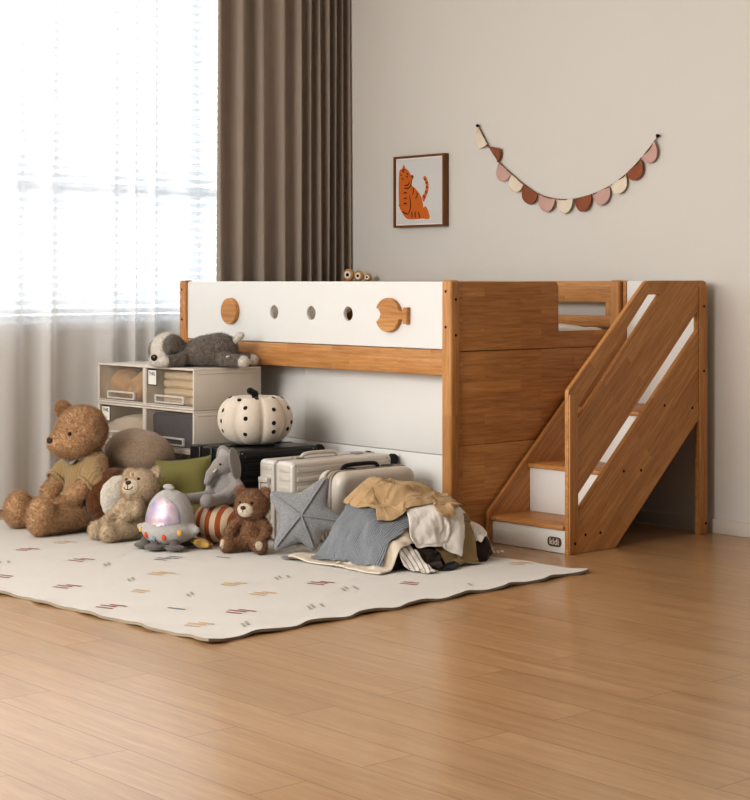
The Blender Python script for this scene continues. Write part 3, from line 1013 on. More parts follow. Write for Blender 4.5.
# under side and rim
edge = [(i, 0) for i in range(nu)] + [(nu - 1, j) for j in range(1, nv)] + [(i, nv - 1) for i in range(nu - 2, -1, -1)] + [(0, j) for j in range(nv - 2, 0, -1)]
topv = [Vector(P[i, j]) for i, j in edge]
botv = [Vector((p.x, p.y, p.z - 0.0100)) for p in topv]
ne = len(topv)
rg.add(topv + botv, [(k, (k + 1) % ne, ne + (k + 1) % ne, ne + k) for k in range(ne)], 1)
cols = {'r': 2, 'o': 3, 'p': 4, 'g': 5}
mot = [(-.206, -1.782, 'r', 3), (-.214, -1.357, 'o', 3), (-.174, -1.517, 'g', 2), (.239, -1.871, 'r', 3), (-.495, -1.129, 'p', 4), (-.371, -.947, 'p', 1), (.233, -1.527, 'g', 2), (.609, -1.584, 'r', 3),
       (.70, -1.82, 'o', 3), (.389, -1.317, 'o', 3), (.167, -1.057, 'g', 3), (.36, -1.02, 'r', 3), (.589, -.771, 'r', 2), (.516, -1.015, 'g', 3), (.708, -1.331, 'g', 3), (.541, -.128, 'o', 3),
       (-1.086, -1.448, 'r', 3), (-1.153, -1.228, 'o', 3), (-.85, -1.70, 'g', 3), (-.532, -1.399, 'g', 2), (.16, -1.28, 'o', 3), (-.70, -1.42, 'r', 3), (.42, -1.72, 'p', 1), (.06, -1.63, 'o', 2),
       (.80, -1.70, 'g', 2), (.75, -.62, 'g', 1), (-1.45, -1.55, 'o', 3), (-.95, -1.85, 'p', 3), (-.55, -1.85, 'r', 2)]
rnd = random.Random(5)
for (mx, my, cc, nb) in mot:
    for k in range(nb):
        cpos = Vector((mx, my, 0.0125)) + ru * (0.030 * (k - (nb - 1) / 2)) + rv * (0.016 * ((k % 2) - 0.5))
        hl, hw = 0.030 + 0.008 * rnd.random(), 0.0062
        ax = (rv * 0.96 - ru * 0.28) if cc != 'g' else (rv * 0.75 + ru * 0.45)
        ay = Vector((-ax.y, ax.x, 0))
        q = [cpos + ax * s * hl + ay * t * hw for s, t in ((-1, -1), (1, -1), (1, 1), (-1, 1))]
        q = [Vector((p.x, p.y, 0.0118)) for p in q]
        rg.add(q, [(0, 1, 2, 3)], cols[cc])
def mat_rug():
    t = NT('cream low pile rug')
    v = t.coords()
    n1 = t.noise(v, 5, 3); n2 = t.noise(v, 260, 3, 0.7)
    c = t.mix(n1, s2l((205, 199, 190)), s2l((218, 213, 205)))
    c2 = t.mix(n2, s2l((188, 182, 172)), s2l((226, 221, 214)))
    return t.done(t.bsdf(t.mix(0.4, c, c2), 1.0, 0, t.bump(n2, 0.5, 0.003), sheen=0.25, spec=0.05))
M['rug'] = mat_rug()
single('rug', rg, [M['rug'], m_cloth('taupe rug binding', (150, 138, 120), 500, 0.5), m_cloth('brick red pile', (158, 82, 66), 400, 0.5), m_cloth('ochre pile', (214, 176, 118), 400, 0.5),
                   m_cloth('slate pile', (120, 112, 122), 400, 0.5), m_cloth('warm grey pile', (172, 164, 152), 400, 0.5)],
       'large cream rug with small coloured stroke motifs in front of the bed', 'rug', (-0.5, -1.0, 0.0), 60)
# ================================================================== STORAGE BOXES
BX = [(-2.192, -1.766), (-1.763, -1.337)]
BY0, BY1 = -0.413, -0.012
ROWS = [(0.012, 0.330), (0.332, 0.5305), (0.5325, 0.731)]
box_lab = {(0, 2): 'top left see-through drawer box holding a bundle of tan cloth',
           (1, 2): 'top right see-through drawer box with a white label and folded blankets',
           (0, 1): 'middle left see-through drawer box with a white label, below the tan bundle',
           (1, 1): 'middle right see-through drawer box holding dark navy cloth',
           (0, 0): 'bottom left see-through drawer box, hidden behind the teddy bear',
           (1, 0): 'bottom right see-through drawer box, just below the navy one'}
for ci, (xa, xb) in enumerate(BX):
    for ri, (za, zb) in enumerate(ROWS):
        t = thing('storage_box', box_lab[(ci, ri)], 'storage box', ((xa + xb) / 2, (BY0 + BY1) / 2, za), 0, 'stacked see-through drawer boxes')
        w = 0.010
        cs = MB()
        cs.box((xa, BY0, zb - w), (xb, BY1, zb), 0.003)
        cs.box((xa, BY0, za), (xb, BY1, za + w), 0.003)
        cs.box((xa, BY0 + 0.001, za + w), (xa + w, BY1, zb - w), 0.001)
        cs.box((xb - w, BY0 + 0.001, za + w), (xb, BY1, zb - w), 0.001)
        cs.box((xa + w, BY1 - 0.006, za + w), (xb - w, BY1, zb - w))
        # pressed rim on the side walls
        for xs, d in ((xb, 1), (xa, -1)):
            lo_, hi_ = sorted((xs, xs + d * 0.002))
            cs.box((lo_, BY0 + 0.02, zb - 0.028), (hi_, BY1 - 0.02, zb - 0.022), 0.0008, 1)
        obj('case', cs, M['box_plastic'], t, world=True)
        fx0, fx1, fz0, fz1 = xa + w + 0.003, xb - w - 0.003, za + w + 0.002, zb - w - 0.003
        yd = BY0 + 0.004
        dw = MB()
        dw.box((fx0, yd, fz0), (fx1, yd + 0.003, fz1), 0.001)
        dr_ = obj('drawer', dw, M['frost'], t, world=True, label='milky see-through drawer front')
        tray = MB()
        tray.box((fx0 + 0.002, yd + 0.004, fz0), (fx1 - 0.002, BY1 - 0.03, fz0 + 0.004))
        obj('drawer_tray', tray, M['frost'], dr_, world=True)
        hw_, hx = 0.125, (fx0 + fx1) / 2 + 0.012
        rim = MB()
        hz0, hz1 = fz0 + 0.012, fz0 + 0.052
        outp = round_poly([(hx - hw_, hz0), (hx + hw_, hz0), (hx + hw_, hz1), (hx - hw_, hz1)], 0.010)
        inp = round_poly([(hx - hw_ + .013, hz0 + .008), (hx + hw_ - .013, hz0 + .008), (hx + hw_ - .013, hz1 - .010), (hx - hw_ + .013, hz1 - .010)], 0.007)
        plate([outp, inp], 'xz', yd - 0.011, yd - 0.0003, 0.002, mb=rim)
        rim.box((fx0, yd - 0.003, fz0), (fx1, yd - 0.0004, fz0 + 0.006), 0.001)
        rim.box((fx0, yd - 0.003, fz0 + 0.006), (fx0 + 0.006, yd - 0.0004, fz1), 0.001)
        obj('handle', rim, M['rim'], dr_, world=True)
        if (ci, ri) in ((1, 2), (0, 1)):
            lx = fx0 + (0.062 if ci else 0.068)
            lb = obj('label_card', MB().box((lx - 0.042, yd - 0.002, fz1 - 0.080), (lx + 0.034, yd - 0.0006, fz1 + 0.001), 0.0005), M['ink'], dr_, world=True, label='white label card in a dark holder')
            obj('card_face', MB().box((lx - 0.0385, yd - 0.0026, fz1 - 0.076), (lx + 0.0305, yd - 0.0021, fz1 - 0.006)), M['paper'], lb, world=True)
            mt = Matrix.Translation((lx - 0.004, yd - 0.003, fz1 - 0.024)) @ Euler((PI / 2, 0, 0)).to_matrix().to_4x4()
            obj('card_text', text_mb('THIS.', 0.024, mt, depth=0.0002), M['ink'], lb, 0, True)

M['tan_towel'] = m_cloth('tan towelling', (196, 162, 128), 300, 0.8, 0.08)
M['cream_blanket'] = m_cloth('cream fleece', (216, 198, 172), 260, 0.7, 0.06)
M['navy_cloth'] = m_cloth('dark navy cloth', (40, 52, 76), 400, 0.6, 0.1)
M['pale_cloth'] = m_cloth('pale grey cloth', (206, 196, 184), 400, 0.5, 0.06)
# contents
za = ROWS[2][0] + 0.0165
cx = sum(BX[0]) / 2
tb = soft([E((-0.065, 0, 0.075), (0.122, 0.09, 0.080)), E((0.10, -0.01, 0.055), (0.06, 0.08, 0.06)), E((0.13, -0.03, 0.10), (0.05, 0.06, 0.05)), K((0.05, -0.06, 0.03), (0.10, -0.07, 0.09), 0.026, 0.026), K((0.12, -0.07, 0.02), (0.15, -0.05, 0.12), 0.024, 0.024)],
          0.007, 0.012, lump=0.012, lscale=22, clip=lambda X: 0.001 - X[..., 2])
single('tan_towel', tb, M['tan_towel'], 'crumpled bundle of tan towelling inside the top left drawer', 'towel', (cx - 0.008, BY0 + 0.108, za), 180, world=False)
cx = sum(BX[1]) / 2
for k in range(4):
    h = 0.0350
    b = soft([E((0.0, 0, h / 2), (0.155, 0.14, h * 0.53)), K((-0.12, -0.10, h / 2), (0.13, -0.10, h / 2), h * 0.46, h * 0.46), K((-0.12, 0.10, h / 2), (0.13, 0.10, h / 2), h * 0.46, h * 0.46)], 0.006, 0.03, lump=0.004, lscale=25)
    sp_ = ['lowest of the four folded cream blankets in the top right drawer', 'second lowest folded cream blanket in the top right drawer',
           'third folded cream blanket from the bottom in the top right drawer', 'uppermost folded cream blanket in the top right drawer'][k]
    single('folded_blanket', b, M['cream_blanket'], sp_, 'blanket', (cx + 0.022 + 0.005 * (k % 2), BY0 + 0.160, za + k * 0.0395), 180, 'folded blankets in the drawer', False)
za = ROWS[1][0] + 0.0165
b = soft([E((0, 0, 0.06), (0.30, 0.20, 0.14)), E((-0.1, -0.1, 0.13), (0.09, 0.06, 0.03)), E((0.08, -0.1, 0.14), (0.10, 0.06, 0.03))], 0.008, 0.02, lump=0.006, lscale=20, clip=lambda X: np.maximum(np.maximum(0.001 - X[..., 2], X[..., 2] - 0.155), np.maximum(np.abs(X[..., 0]) - 0.186, np.maximum(-0.115 - X[..., 1], X[..., 1] - 0.15))))
single('navy_cloth', b, M['navy_cloth'], 'dark navy cloth filling the middle right drawer', 'cloth', (cx, BY0 + 0.145, za), 180, world=False)
b = soft([E((0.02, 0, 0.035), (0.26, 0.20, 0.085)), E((0.06, -0.05, 0.085), (0.12, 0.08, 0.045))], 0.008, 0.03, lump=0.006, lscale=20, clip=lambda X: np.maximum(np.maximum(0.001 - X[..., 2], X[..., 2] - 0.15), np.maximum(np.abs(X[..., 0]) - 0.186, np.maximum(-0.11 - X[..., 1], X[..., 1] - 0.15))))
single('pale_cloth', b, M['pale_cloth'], 'pale cloth heap inside the middle left drawer', 'cloth', (sum(BX[0]) / 2, BY0 + 0.14, za), 180, world=False)
za = ROWS[0][0] + 0.0165
b = soft([E((0, 0, 0.13), (0.17, 0.14, 0.15))], 0.012, 0.02, lump=0.014, lscale=14, clip=lambda X: np.maximum(0.001 - X[..., 2], X[..., 2] - 0.268))
single('slate_cloth', b, M['navy_cloth'], 'slate cloth packed in the bottom right drawer', 'cloth', (cx, BY0 + 0.17, za), 180, world=False)

# ================================================================== SUITCASES (lying on their long edges, wheels towards the wall)
def m_shell(name, col, rough, metallic):
    t = NT(name)
    v = t.coords()
    n = t.noise(v, 300, 2)
    c = s2l(col)
    cs = t.mix(t.noise(v, 3, 2), tuple(x * 0.94 for x in c[:3]) + (1,), c)
    return t.done(t.bsdf(cs, rough, metallic, t.bump(n, 0.06, 0.0005), spec=0.5))
M['shell_black'] = m_shell('black case shell', (30, 30, 32), 0.30, 0.0)
M['shell_white'] = m_shell('pearl white case shell', (214, 207, 197), 0.36, 0.15)
M['shell_cream'] = m_shell('cream case shell', (212, 204, 192), 0.42, 0.05)
M['case_metal'] = m_plain('satin case metal', (176, 170, 162), 0.35, 0.7)
M['case_grey'] = m_plain('warm grey handle', (168, 160, 150), 0.45)
M['rubber'] = m_plain('black rubber', (22, 22, 23), 0.5)
M['zip'] = m_plain('taupe zip tape', (158, 146, 132), 0.7)

def suitcase(label, x0, x1, y0, y1, zt, shell, trim, frame_mat, ribs, rad, bands=False, nz=7):
    cx_, cy_ = (x0 + x1) / 2, (y0 + y1) / 2
    zb = 0.0165 if y0 < 0 else 0.001
    t = thing('suitcase', label, 'suitcase', (cx_, cy_, zb), 0, 'suitcases lying on edge under the bed')
    gap = 0.007
    for s, (xa, xb) in enumerate(((x0, cx_ - gap), (cx_ + gap, x1))):
        mb = MB()
        bm = bmesh.new()
        bmesh.ops.create_cube(bm, size=1.0)
        for v in bm.verts:
            v.co = Vector(((xa + xb) / 2 + v.co.x * (xb - xa), cy_ + v.co.y * (y1 - y0), (zb + zt) / 2 + v.co.z * (zt - zb)))
        # generous corner radius along x (seen from the side), small one on the flat face rim
        ed = [e for e in bm.edges if abs((e.verts[0].co - e.verts[1].co).x) > 1e-4]
        bmesh.ops.bevel(bm, geom=ed, offset=rad, segments=6, profile=0.5, affect='EDGES')
        xo = xa if s == 0 else xb
        ed = [e for e in bm.edges if all(abs(v.co.x - xo) < 1e-4 for v in e.verts)]
        bmesh.ops.bevel(bm, geom=ed, offset=min(rad * 0.8, (xb - xa) * 0.45), segments=5, profile=0.5, affect='EDGES')
        mb.bm(bm)
        if ribs:
            lo_z, hi_z = zb + 0.035, zt - 0.035
            for k in range(nz):
                zz = lo_z + (hi_z - lo_z) * k / (nz - 1)
                xf0, xf1 = (xa - 0.004, xa + 0.002) if s == 0 else (xb - 0.002, xb + 0.004)
                mb.box((xf0, y0 + rad * 1.2, zz - 0.011), (xf1, y1 - rad * 1.2, zz + 0.011), 0.003, 2)
                mb.box(((xa + 0.10 if s else cx_) if bands else xa + 0.022, y0 - 0.003, zz - 0.010), (xb - 0.022, y0 + 0.003, zz + 0.010), 0.003, 2)
                mb.box((xa + 0.002 if s == 0 else xb - 0.012, y0 + rad * 1.2, zz - 0.011), (xa + 0.012 if s == 0 else xb - 0.002, y1 - rad * 1.2, zz + 0.011), 0.003, 2)
        if bands:
            for xm in (((x0 + 0.004, x0 + 0.088), (x0 + 0.100, x0 + 0.180)) if s == 0 else ((x0 + 0.206, x0 + 0.285),)):
                mb.box((xm[0], y0 - 0.010, zb + 0.004), (xm[1], y0 + 0.05, zt + 0.003), 0.010, 3)
        obj('shell', mb, shell, t, 40, True)
        if not ribs and s == 1:
            for k in range(4):
                gv = MB().tube([(x1 + 0.0002, y1 - 0.21, zt - 0.060 - 0.016 * k), (x1 + 0.0002, y1 - 0.085, zt - 0.060 - 0.016 * k)], 0.0035, 8)
                obj('rib', gv, shell, t, 60, True)
        if ribs:
            # rivets at the corners
            xf = xa if s == 0 else xb
            for zc in (zt - 0.022,):
                for yc in (y0 + 0.022, y1 - 0.022):
                    for d in (-0.008, 0.008):
                        m = Matrix.Translation((xf, yc + d, zc - d)) @ Euler((0, PI / 2, 0)).to_matrix().to_4x4()
                        if s == 1:
                            obj('rivet', MB().lathe([(0, -0.0045), (0.003, -0.0045), (0.003, 0.0045), (0, 0.0045)], 10, m), M['case_metal'], t, world=True)
    fr = MB()
    pts = round_poly([(y0 - 0.002, zb), (y1 + 0.002, zb), (y1 + 0.002, zt + 0.002), (y0 - 0.002, zt + 0.002)], rad, 6)
    inn = round_poly([(y0 + 0.012, zb + 0.012), (y1 - 0.012, zb + 0.012), (y1 - 0.012, zt - 0.012), (y0 + 0.012, zt - 0.012)], rad * 0.8, 6)
    plate([pts, inn], 'yz', cx_ - gap + 0.0006, cx_ + gap - 0.0006, 0.001, mb=fr)
    obj('frame_band', fr, frame_mat, t, 40, True)
    if not ribs:                                           # raised zip piping beside the join
        for xz in (cx_ + 0.020, cx_ - 0.022):
            q_ = MB()
            po = round_poly([(y0 - 0.004, zb), (y1 + 0.004, zb), (y1 + 0.004, zt + 0.004), (y0 - 0.004, zt + 0.004)], rad, 6)
            pi_ = round_poly([(y0 + 0.006, zb + 0.008), (y1 - 0.006, zb + 0.008), (y1 - 0.006, zt - 0.006), (y0 + 0.006, zt - 0.006)], rad * 0.9, 6)
            plate([po, pi_], 'yz', xz - 0.006, xz + 0.006, 0.002, mb=q_)
            obj('piping', q_, frame_mat, t, 40, True)
    # carry handle on the upper long edge
    hy = cy_ - 0.04
    hx = cx_ + (x1 - cx_) * 0.0
    hp = [(hx, hy - 0.105, zt + 0.001), (hx, hy - 0.09, zt + 0.016), (hx, hy - 0.06, zt + 0.021), (hx, hy, zt + 0.022), (hx, hy + 0.06, zt + 0.021), (hx, hy + 0.09, zt + 0.016), (hx, hy + 0.105, zt + 0.001)]
    if not bands:
        obj('carry_handle', MB().tube(catmull(hp, 4, False), 0.009, 10), trim, t, 60, True)
    for yy in (y0 + 0.10, y1 - 0.13):
        lk = MB().box((cx_ - 0.02, yy, zt - 0.001), (cx_ + 0.02, yy + 0.045, zt + 0.008), 0.003)
        obj('latch', lk, trim if not ribs else frame_mat, t, 40, True)
    # pull handle folded away on the end that faces the room
    th = MB()
    xh0, xh1 = x0 + (cx_ - x0) * 0.18, x0 + (cx_ - x0) * 0.72
    z0h, z1h = zb + 0.06, zt - 0.075
    th.box((xh0, y0 - 0.022, z1h - 0.024), (xh1, y0 - 0.002, z1h), 0.005)
    th.box((xh0, y0 - 0.018, z0h), (xh0 + 0.008, y0 - 0.002, z1h - 0.022), 0.002)
    th.box((xh1 - 0.008, y0 - 0.018, z0h), (xh1, y0 - 0.002, z1h - 0.022), 0.002)
    th.box((xh0 + 0.012, y0 - 0.012, z0h), (xh1 - 0.012, y0 - 0.002, z1h - 0.028), 0.003)
    if ribs:
        obj('pull_handle', th, trim, t, 40, True)
    # wheels at the far end
    for xx in (x0 + 0.035, x1 - 0.035):
        for zz in ((zb + 0.035, zt - 0.030) if ribs else (zb + 0.035,)):
            wb = MB()
            m = Matrix.Translation((xx, y1 + 0.034, zz)) @ Euler((0, PI / 2, 0)).to_matrix().to_4x4()
            wb.lathe([(0.014, -0.012), (0.026, -0.012), (0.028, -0.008), (0.028, 0.008), (0.026, 0.012), (0.014, 0.012)], 20, m)
            wb.box((xx - 0.010, y1 - 0.001, zz - 0.014), (xx + 0.010, y1 + 0.014, zz + 0.014), 0.003)
            wo = obj('wheel', wb, M['rubber'], t, 40, True)
            hb = MB()
            hb.lathe([(0, -0.011), (0.008, -0.011), (0.008, 0.011), (0, 0.011)], 12, m)
            for a in range(5):
                th_ = 2 * PI * a / 5
                hb.tube([Vector((xx, y1 + 0.034, zz)), Vector((xx, y1 + 0.034 + 0.016 * math.cos(th_), zz + 0.016 * math.sin(th_)))], 0.003, 6)
            obj('wheel_hub', hb, M['case_metal'], wo, 40, True)
    return t

suitcase('black ribbed suitcase lying on its edge, under the spotted pumpkin cushion', -1.237, -0.853, -0.50, -0.045, 0.384, M['shell_black'], M['rubber'], M['rubber'], True, 0.020, True, 9)
suitcase('white ribbed hard suitcase lying on its edge, behind the grey star cushion', -0.671, -0.430, -0.53, 0.043, 0.366, M['shell_white'], M['shell_white'], M['case_metal'], True, 0.022, False, 8)
suitcase('small cream rounded suitcase with black handle, behind the heap of clothes', -0.377, -0.202, -0.45, -0.004, 0.334, M['shell_cream'], M['rubber'], M['zip'], False, 0.055)

# ================================================================== SOFT TOYS
M['fur_honey'] = m_plush('honey brown curly plush', (216, 174, 132), 0.66, 75)
M['fur_beige'] = m_plush('pale beige plush', (230, 206, 174), 0.70, 95)
M['fur_cream'] = m_plush('cream plush', (228, 212, 188), 0.78, 100)
M['fur_brown'] = m_plush('mid brown plush', (170, 126, 90), 0.60, 110)
M['fur_choc'] = m_plush('chocolate boucle', (122, 78, 46), 0.55, 70)
M['fur_white'] = m_plush('off white boucle', (240, 232, 218), 0.86, 90)
M['fur_taupe'] = m_plush('taupe boucle', (184, 160, 138), 0.70, 130, 0.7, 0.003)
M['fur_grey'] = m_plush('soft grey plush', (160, 154, 150), 0.82, 200, 0.5, 0.002)
M['fur_palegrey'] = m_plush('pale grey plush', (186, 182, 178), 0.85, 200, 0.5, 0.002)
M['fur_darkgrey'] = m_plush('dark grey plush', (112, 106, 102), 0.8, 180, 0.5, 0.002)
M['fur_pumpkin'] = m_plush('ivory plush', (226, 214, 198), 0.9, 200, 0.35, 0.0015)
M['fur_black'] = m_plush('black plush', (32, 30, 31), 0.7, 200, 0.5, 0.002)
M['dog_dark'] = m_plush('shaggy grey brown plush', (136, 126, 117), 0.58, 85, 1.0, 0.005)
M['dog_pale'] = m_plush('shaggy cream plush', (242, 234, 222), 0.82, 85, 1.0, 0.005)
M['eye'] = m_plain('glossy black eye', (14, 12, 11), 0.12, spec=0.6)
M['nose_brown'] = m_plain('dark brown nose', (58, 40, 32), 0.55)
M['stitch'] = m_plain('dark stitching', (62, 44, 36), 0.8)
M['olive_linen'] = m_cloth('olive green linen', (120, 114, 70), 420, 0.6, 0.06)
M['sweater'] = m_knit('khaki cable knit', (160, 136, 100), 24, 0.6, 'x', 0.80, 0.003)
M['collar'] = m_cloth('grey cotton collar', (150, 146, 138), 500, 0.4, 0.05)
M['star_knit'] = m_plush('grey felted knit', (160, 161, 163), 0.74, 140, 0.7, 0.002, 0.15)

def frame_head(c, yaw=0.0, pitch=0.0, roll=0.0):
    m = Matrix.Translation(c) @ Euler((0, 0, R(yaw))).to_matrix().to_4x4() @ Euler((R(pitch), 0, 0)).to_matrix().to_4x4() @ Euler((0, R(roll), 0)).to_matrix().to_4x4()
    return m
def surf(prims, H, x, z, k=0.016, s=1.0, out=0.0):
    """the point of a soft body met when coming from in front of the face at (x, z) of the head frame"""
    ys = np.linspace(-0.42 * max(s, 0.3), 0.1 * s, 900)
    Pn = np.array([tuple(H @ Vector((x, y, z))) for y in ys])
    F = sdf_eval(prims, Pn, k)
    i = int(np.argmax(F < 0)) if (F < 0).any() else len(ys) - 1
    return tuple(H @ Vector((x, ys[i] - out, z)))
def hp(m, p):
    return tuple(m @ Vector(p))

def fuzz(o, count, length, rad=0.0006, seed=1):
    """short pile: a hair system growing on the part itself (nobody could count it)"""
    md = o.modifiers.new('pile', 'PARTICLE_SYSTEM')
    ps = md.particle_system
    s = ps.settings
    s.type = 'HAIR'
    s.count = count
    s.hair_length = length
    s.hair_step = 3
    s.display_step = 2
    s.render_step = 3
    s.emit_from = 'FACE'
    s.use_advanced_hair = True
    s.normal_factor = length * 0.2
    s.brownian_factor = length * 0.16
    s.factor_random = length * 0.08
    s.root_radius = 1.0
    s.tip_radius = 0.3
    s.radius_scale = rad
    s.use_hair_bspline = True
    s.length_random = 0.3
    s.child_type = 'NONE'
    ps.seed = seed

# ---------------------------------------------------------------- large teddy in a jumper
def big_teddy():
    t = thing('teddy_bear', 'big honey brown teddy bear in a khaki knitted jumper, sitting at the left', 'teddy bear', (-1.475, -0.915, 0.0165), -2)
    H = frame_head((0.0, -0.035, 0.435), -2, 4, 4)
    H3 = H.to_3x3()
    torso = [E((0, 0.0, 0.125), (0.112, 0.108, 0.125)), E((0, 0.005, 0.25), (0.09, 0.085, 0.09)), K((0, 0.0, 0.27), (0, -0.02, 0.34), 0.06, 0.06)]
    shl = [K((0.08, 0.0, 0.300), (0.138, -0.02, 0.245), 0.045, 0.047), K((-0.08, 0.0, 0.300), (-0.138, -0.02, 0.245), 0.045, 0.047)]
    arms = [K((0.138, -0.02, 0.245), (0.128, -0.135, 0.165), 0.046, 0.042, 0.012), K((-0.138, -0.02, 0.245), (-0.135, -0.12, 0.155), 0.046, 0.042, 0.012)]
    legs = [K((0.085, -0.06, 0.075), (0.120, -0.26, 0.062), 0.066, 0.058), E((0.124, -0.305, 0.086), (0.062, 0.056, 0.086), Euler((R(-8), 0, 0)).to_matrix()),
            K((-0.095, -0.05, 0.075), (-0.165, -0.22, 0.064), 0.068, 0.060), E((-0.175, -0.262, 0.082), (0.064, 0.060, 0.084), Euler((R(-8), 0, R(-20))).to_matrix())]
    head = [E(H @ Vector((0, 0.01, 0.010)), (0.118, 0.114, 0.112), H3), E(H @ Vector((0, -0.100, -0.036)), (0.060, 0.058, 0.050), H3, 0.03), E(H @ Vector((0, -0.045, -0.040)), (0.105, 0.085, 0.068), H3, 0.03)]
    cl = lambda X: 0.0 - X[..., 2]
    o = obj('body', soft(torso + shl + arms + legs + head, 0.0065, 0.016, cl, lump=0.003, lscale=90), M['fur_honey'], t, 180)
    fuzz(o, 42000, 0.014, 0.0013, 1)
    for s, c, rr, er in ((1, (0.124, 0.018, 0.040), (0.019, 0.040, 0.062), Euler((R(-24), R(-24), R(24)))), (-1, (-0.098, -0.030, 0.094), (0.040, 0.024, 0.046), Euler((R(8), R(-30), R(20))))):
        m3 = H3 @ er.to_matrix()
        e2 = obj('ear', soft([E(H @ Vector(c), rr, m3)], 0.005, 0.01, lump=0.002, lscale=90), M['fur_honey'], t, 180)
        fuzz(e2, 3600, 0.012, 0.0013, 2)
        obj('eye', MB().ell(surf(head, H, 0.068 * s, 0.014), (0.0095,) * 3), M['eye'], t, 180)
    obj('nose', soft([E(surf(head, H, 0, -0.018), (0.021, 0.013, 0.015), H3)], 0.003, 0.01), M['nose_brown'], t, 180)
    # jumper: the torso and upper arms a little fatter, cut at waist, neck and cuffs
    def clip(X):
        x, y, z = X[..., 0], X[..., 1], X[..., 2]
        return np.maximum(0.135 - 0.10 * (y + 0.0) - z, (z - 0.335) * 0.9 - (y + 0.02) * 0.2)
    sl_ = [K((0.08, 0.0, 0.300), (0.140, -0.045, 0.228), 0.050, 0.058), K((-0.08, 0.0, 0.300), (-0.140, -0.045, 0.228), 0.050, 0.058)]
    sw = soft([E((0, 0.0, 0.125), (0.114, 0.110, 0.128)), E((0, 0.005, 0.235), (0.100, 0.098, 0.105))] + sl_, 0.0055, 0.016, clip, inflate=0.006, lump=0.004, lscale=28)
    j = obj('jumper', sw, M['sweater'], t, 60)
    hem = MB()
    aa = np.linspace(0, 2 * PI, 40, endpoint=False)
    hem.tube([(0.116 * math.cos(a), 0.112 * math.sin(a), 0.142 - 0.012 * math.sin(a) + 0.003 * math.sin(3 * a)) for a in aa], 0.0095, 8, True)
    obj('hem', hem, M['sweater'], j, 180)
    for s in (-1, 1):                                      # ribbed cuffs
        c, d = Vector((0.137 * s, -0.082, 0.201)), Vector((-0.01 * s, -0.115, -0.08)).normalized()
        q = d.to_track_quat('Z', 'Y')
        obj('cuff', MB().tube([c + q @ Vector((0.054 * math.cos(a), 0.054 * math.sin(a), 0)) for a in aa], 0.0085, 8, True), M['sweater'], j, 180)
    co = MB()
    co.tube([(0.074 * math.cos(a), -0.006 + 0.070 * math.sin(a), 0.332 + 0.010 * math.sin(a)) for a in aa], 0.012, 8, True)
    for s in (-1, 1):
        co.add([(0.0, -0.082, 0.326), (0.055 * s, -0.066, 0.338), (0.045 * s, -0.098, 0.300), (0.012 * s, -0.104, 0.296)], [(0, 1, 2, 3) if s < 0 else (3, 2, 1, 0)])
    obj('collar', co, M['collar'], j, 180, label='grey shirt collar')
big_teddy()

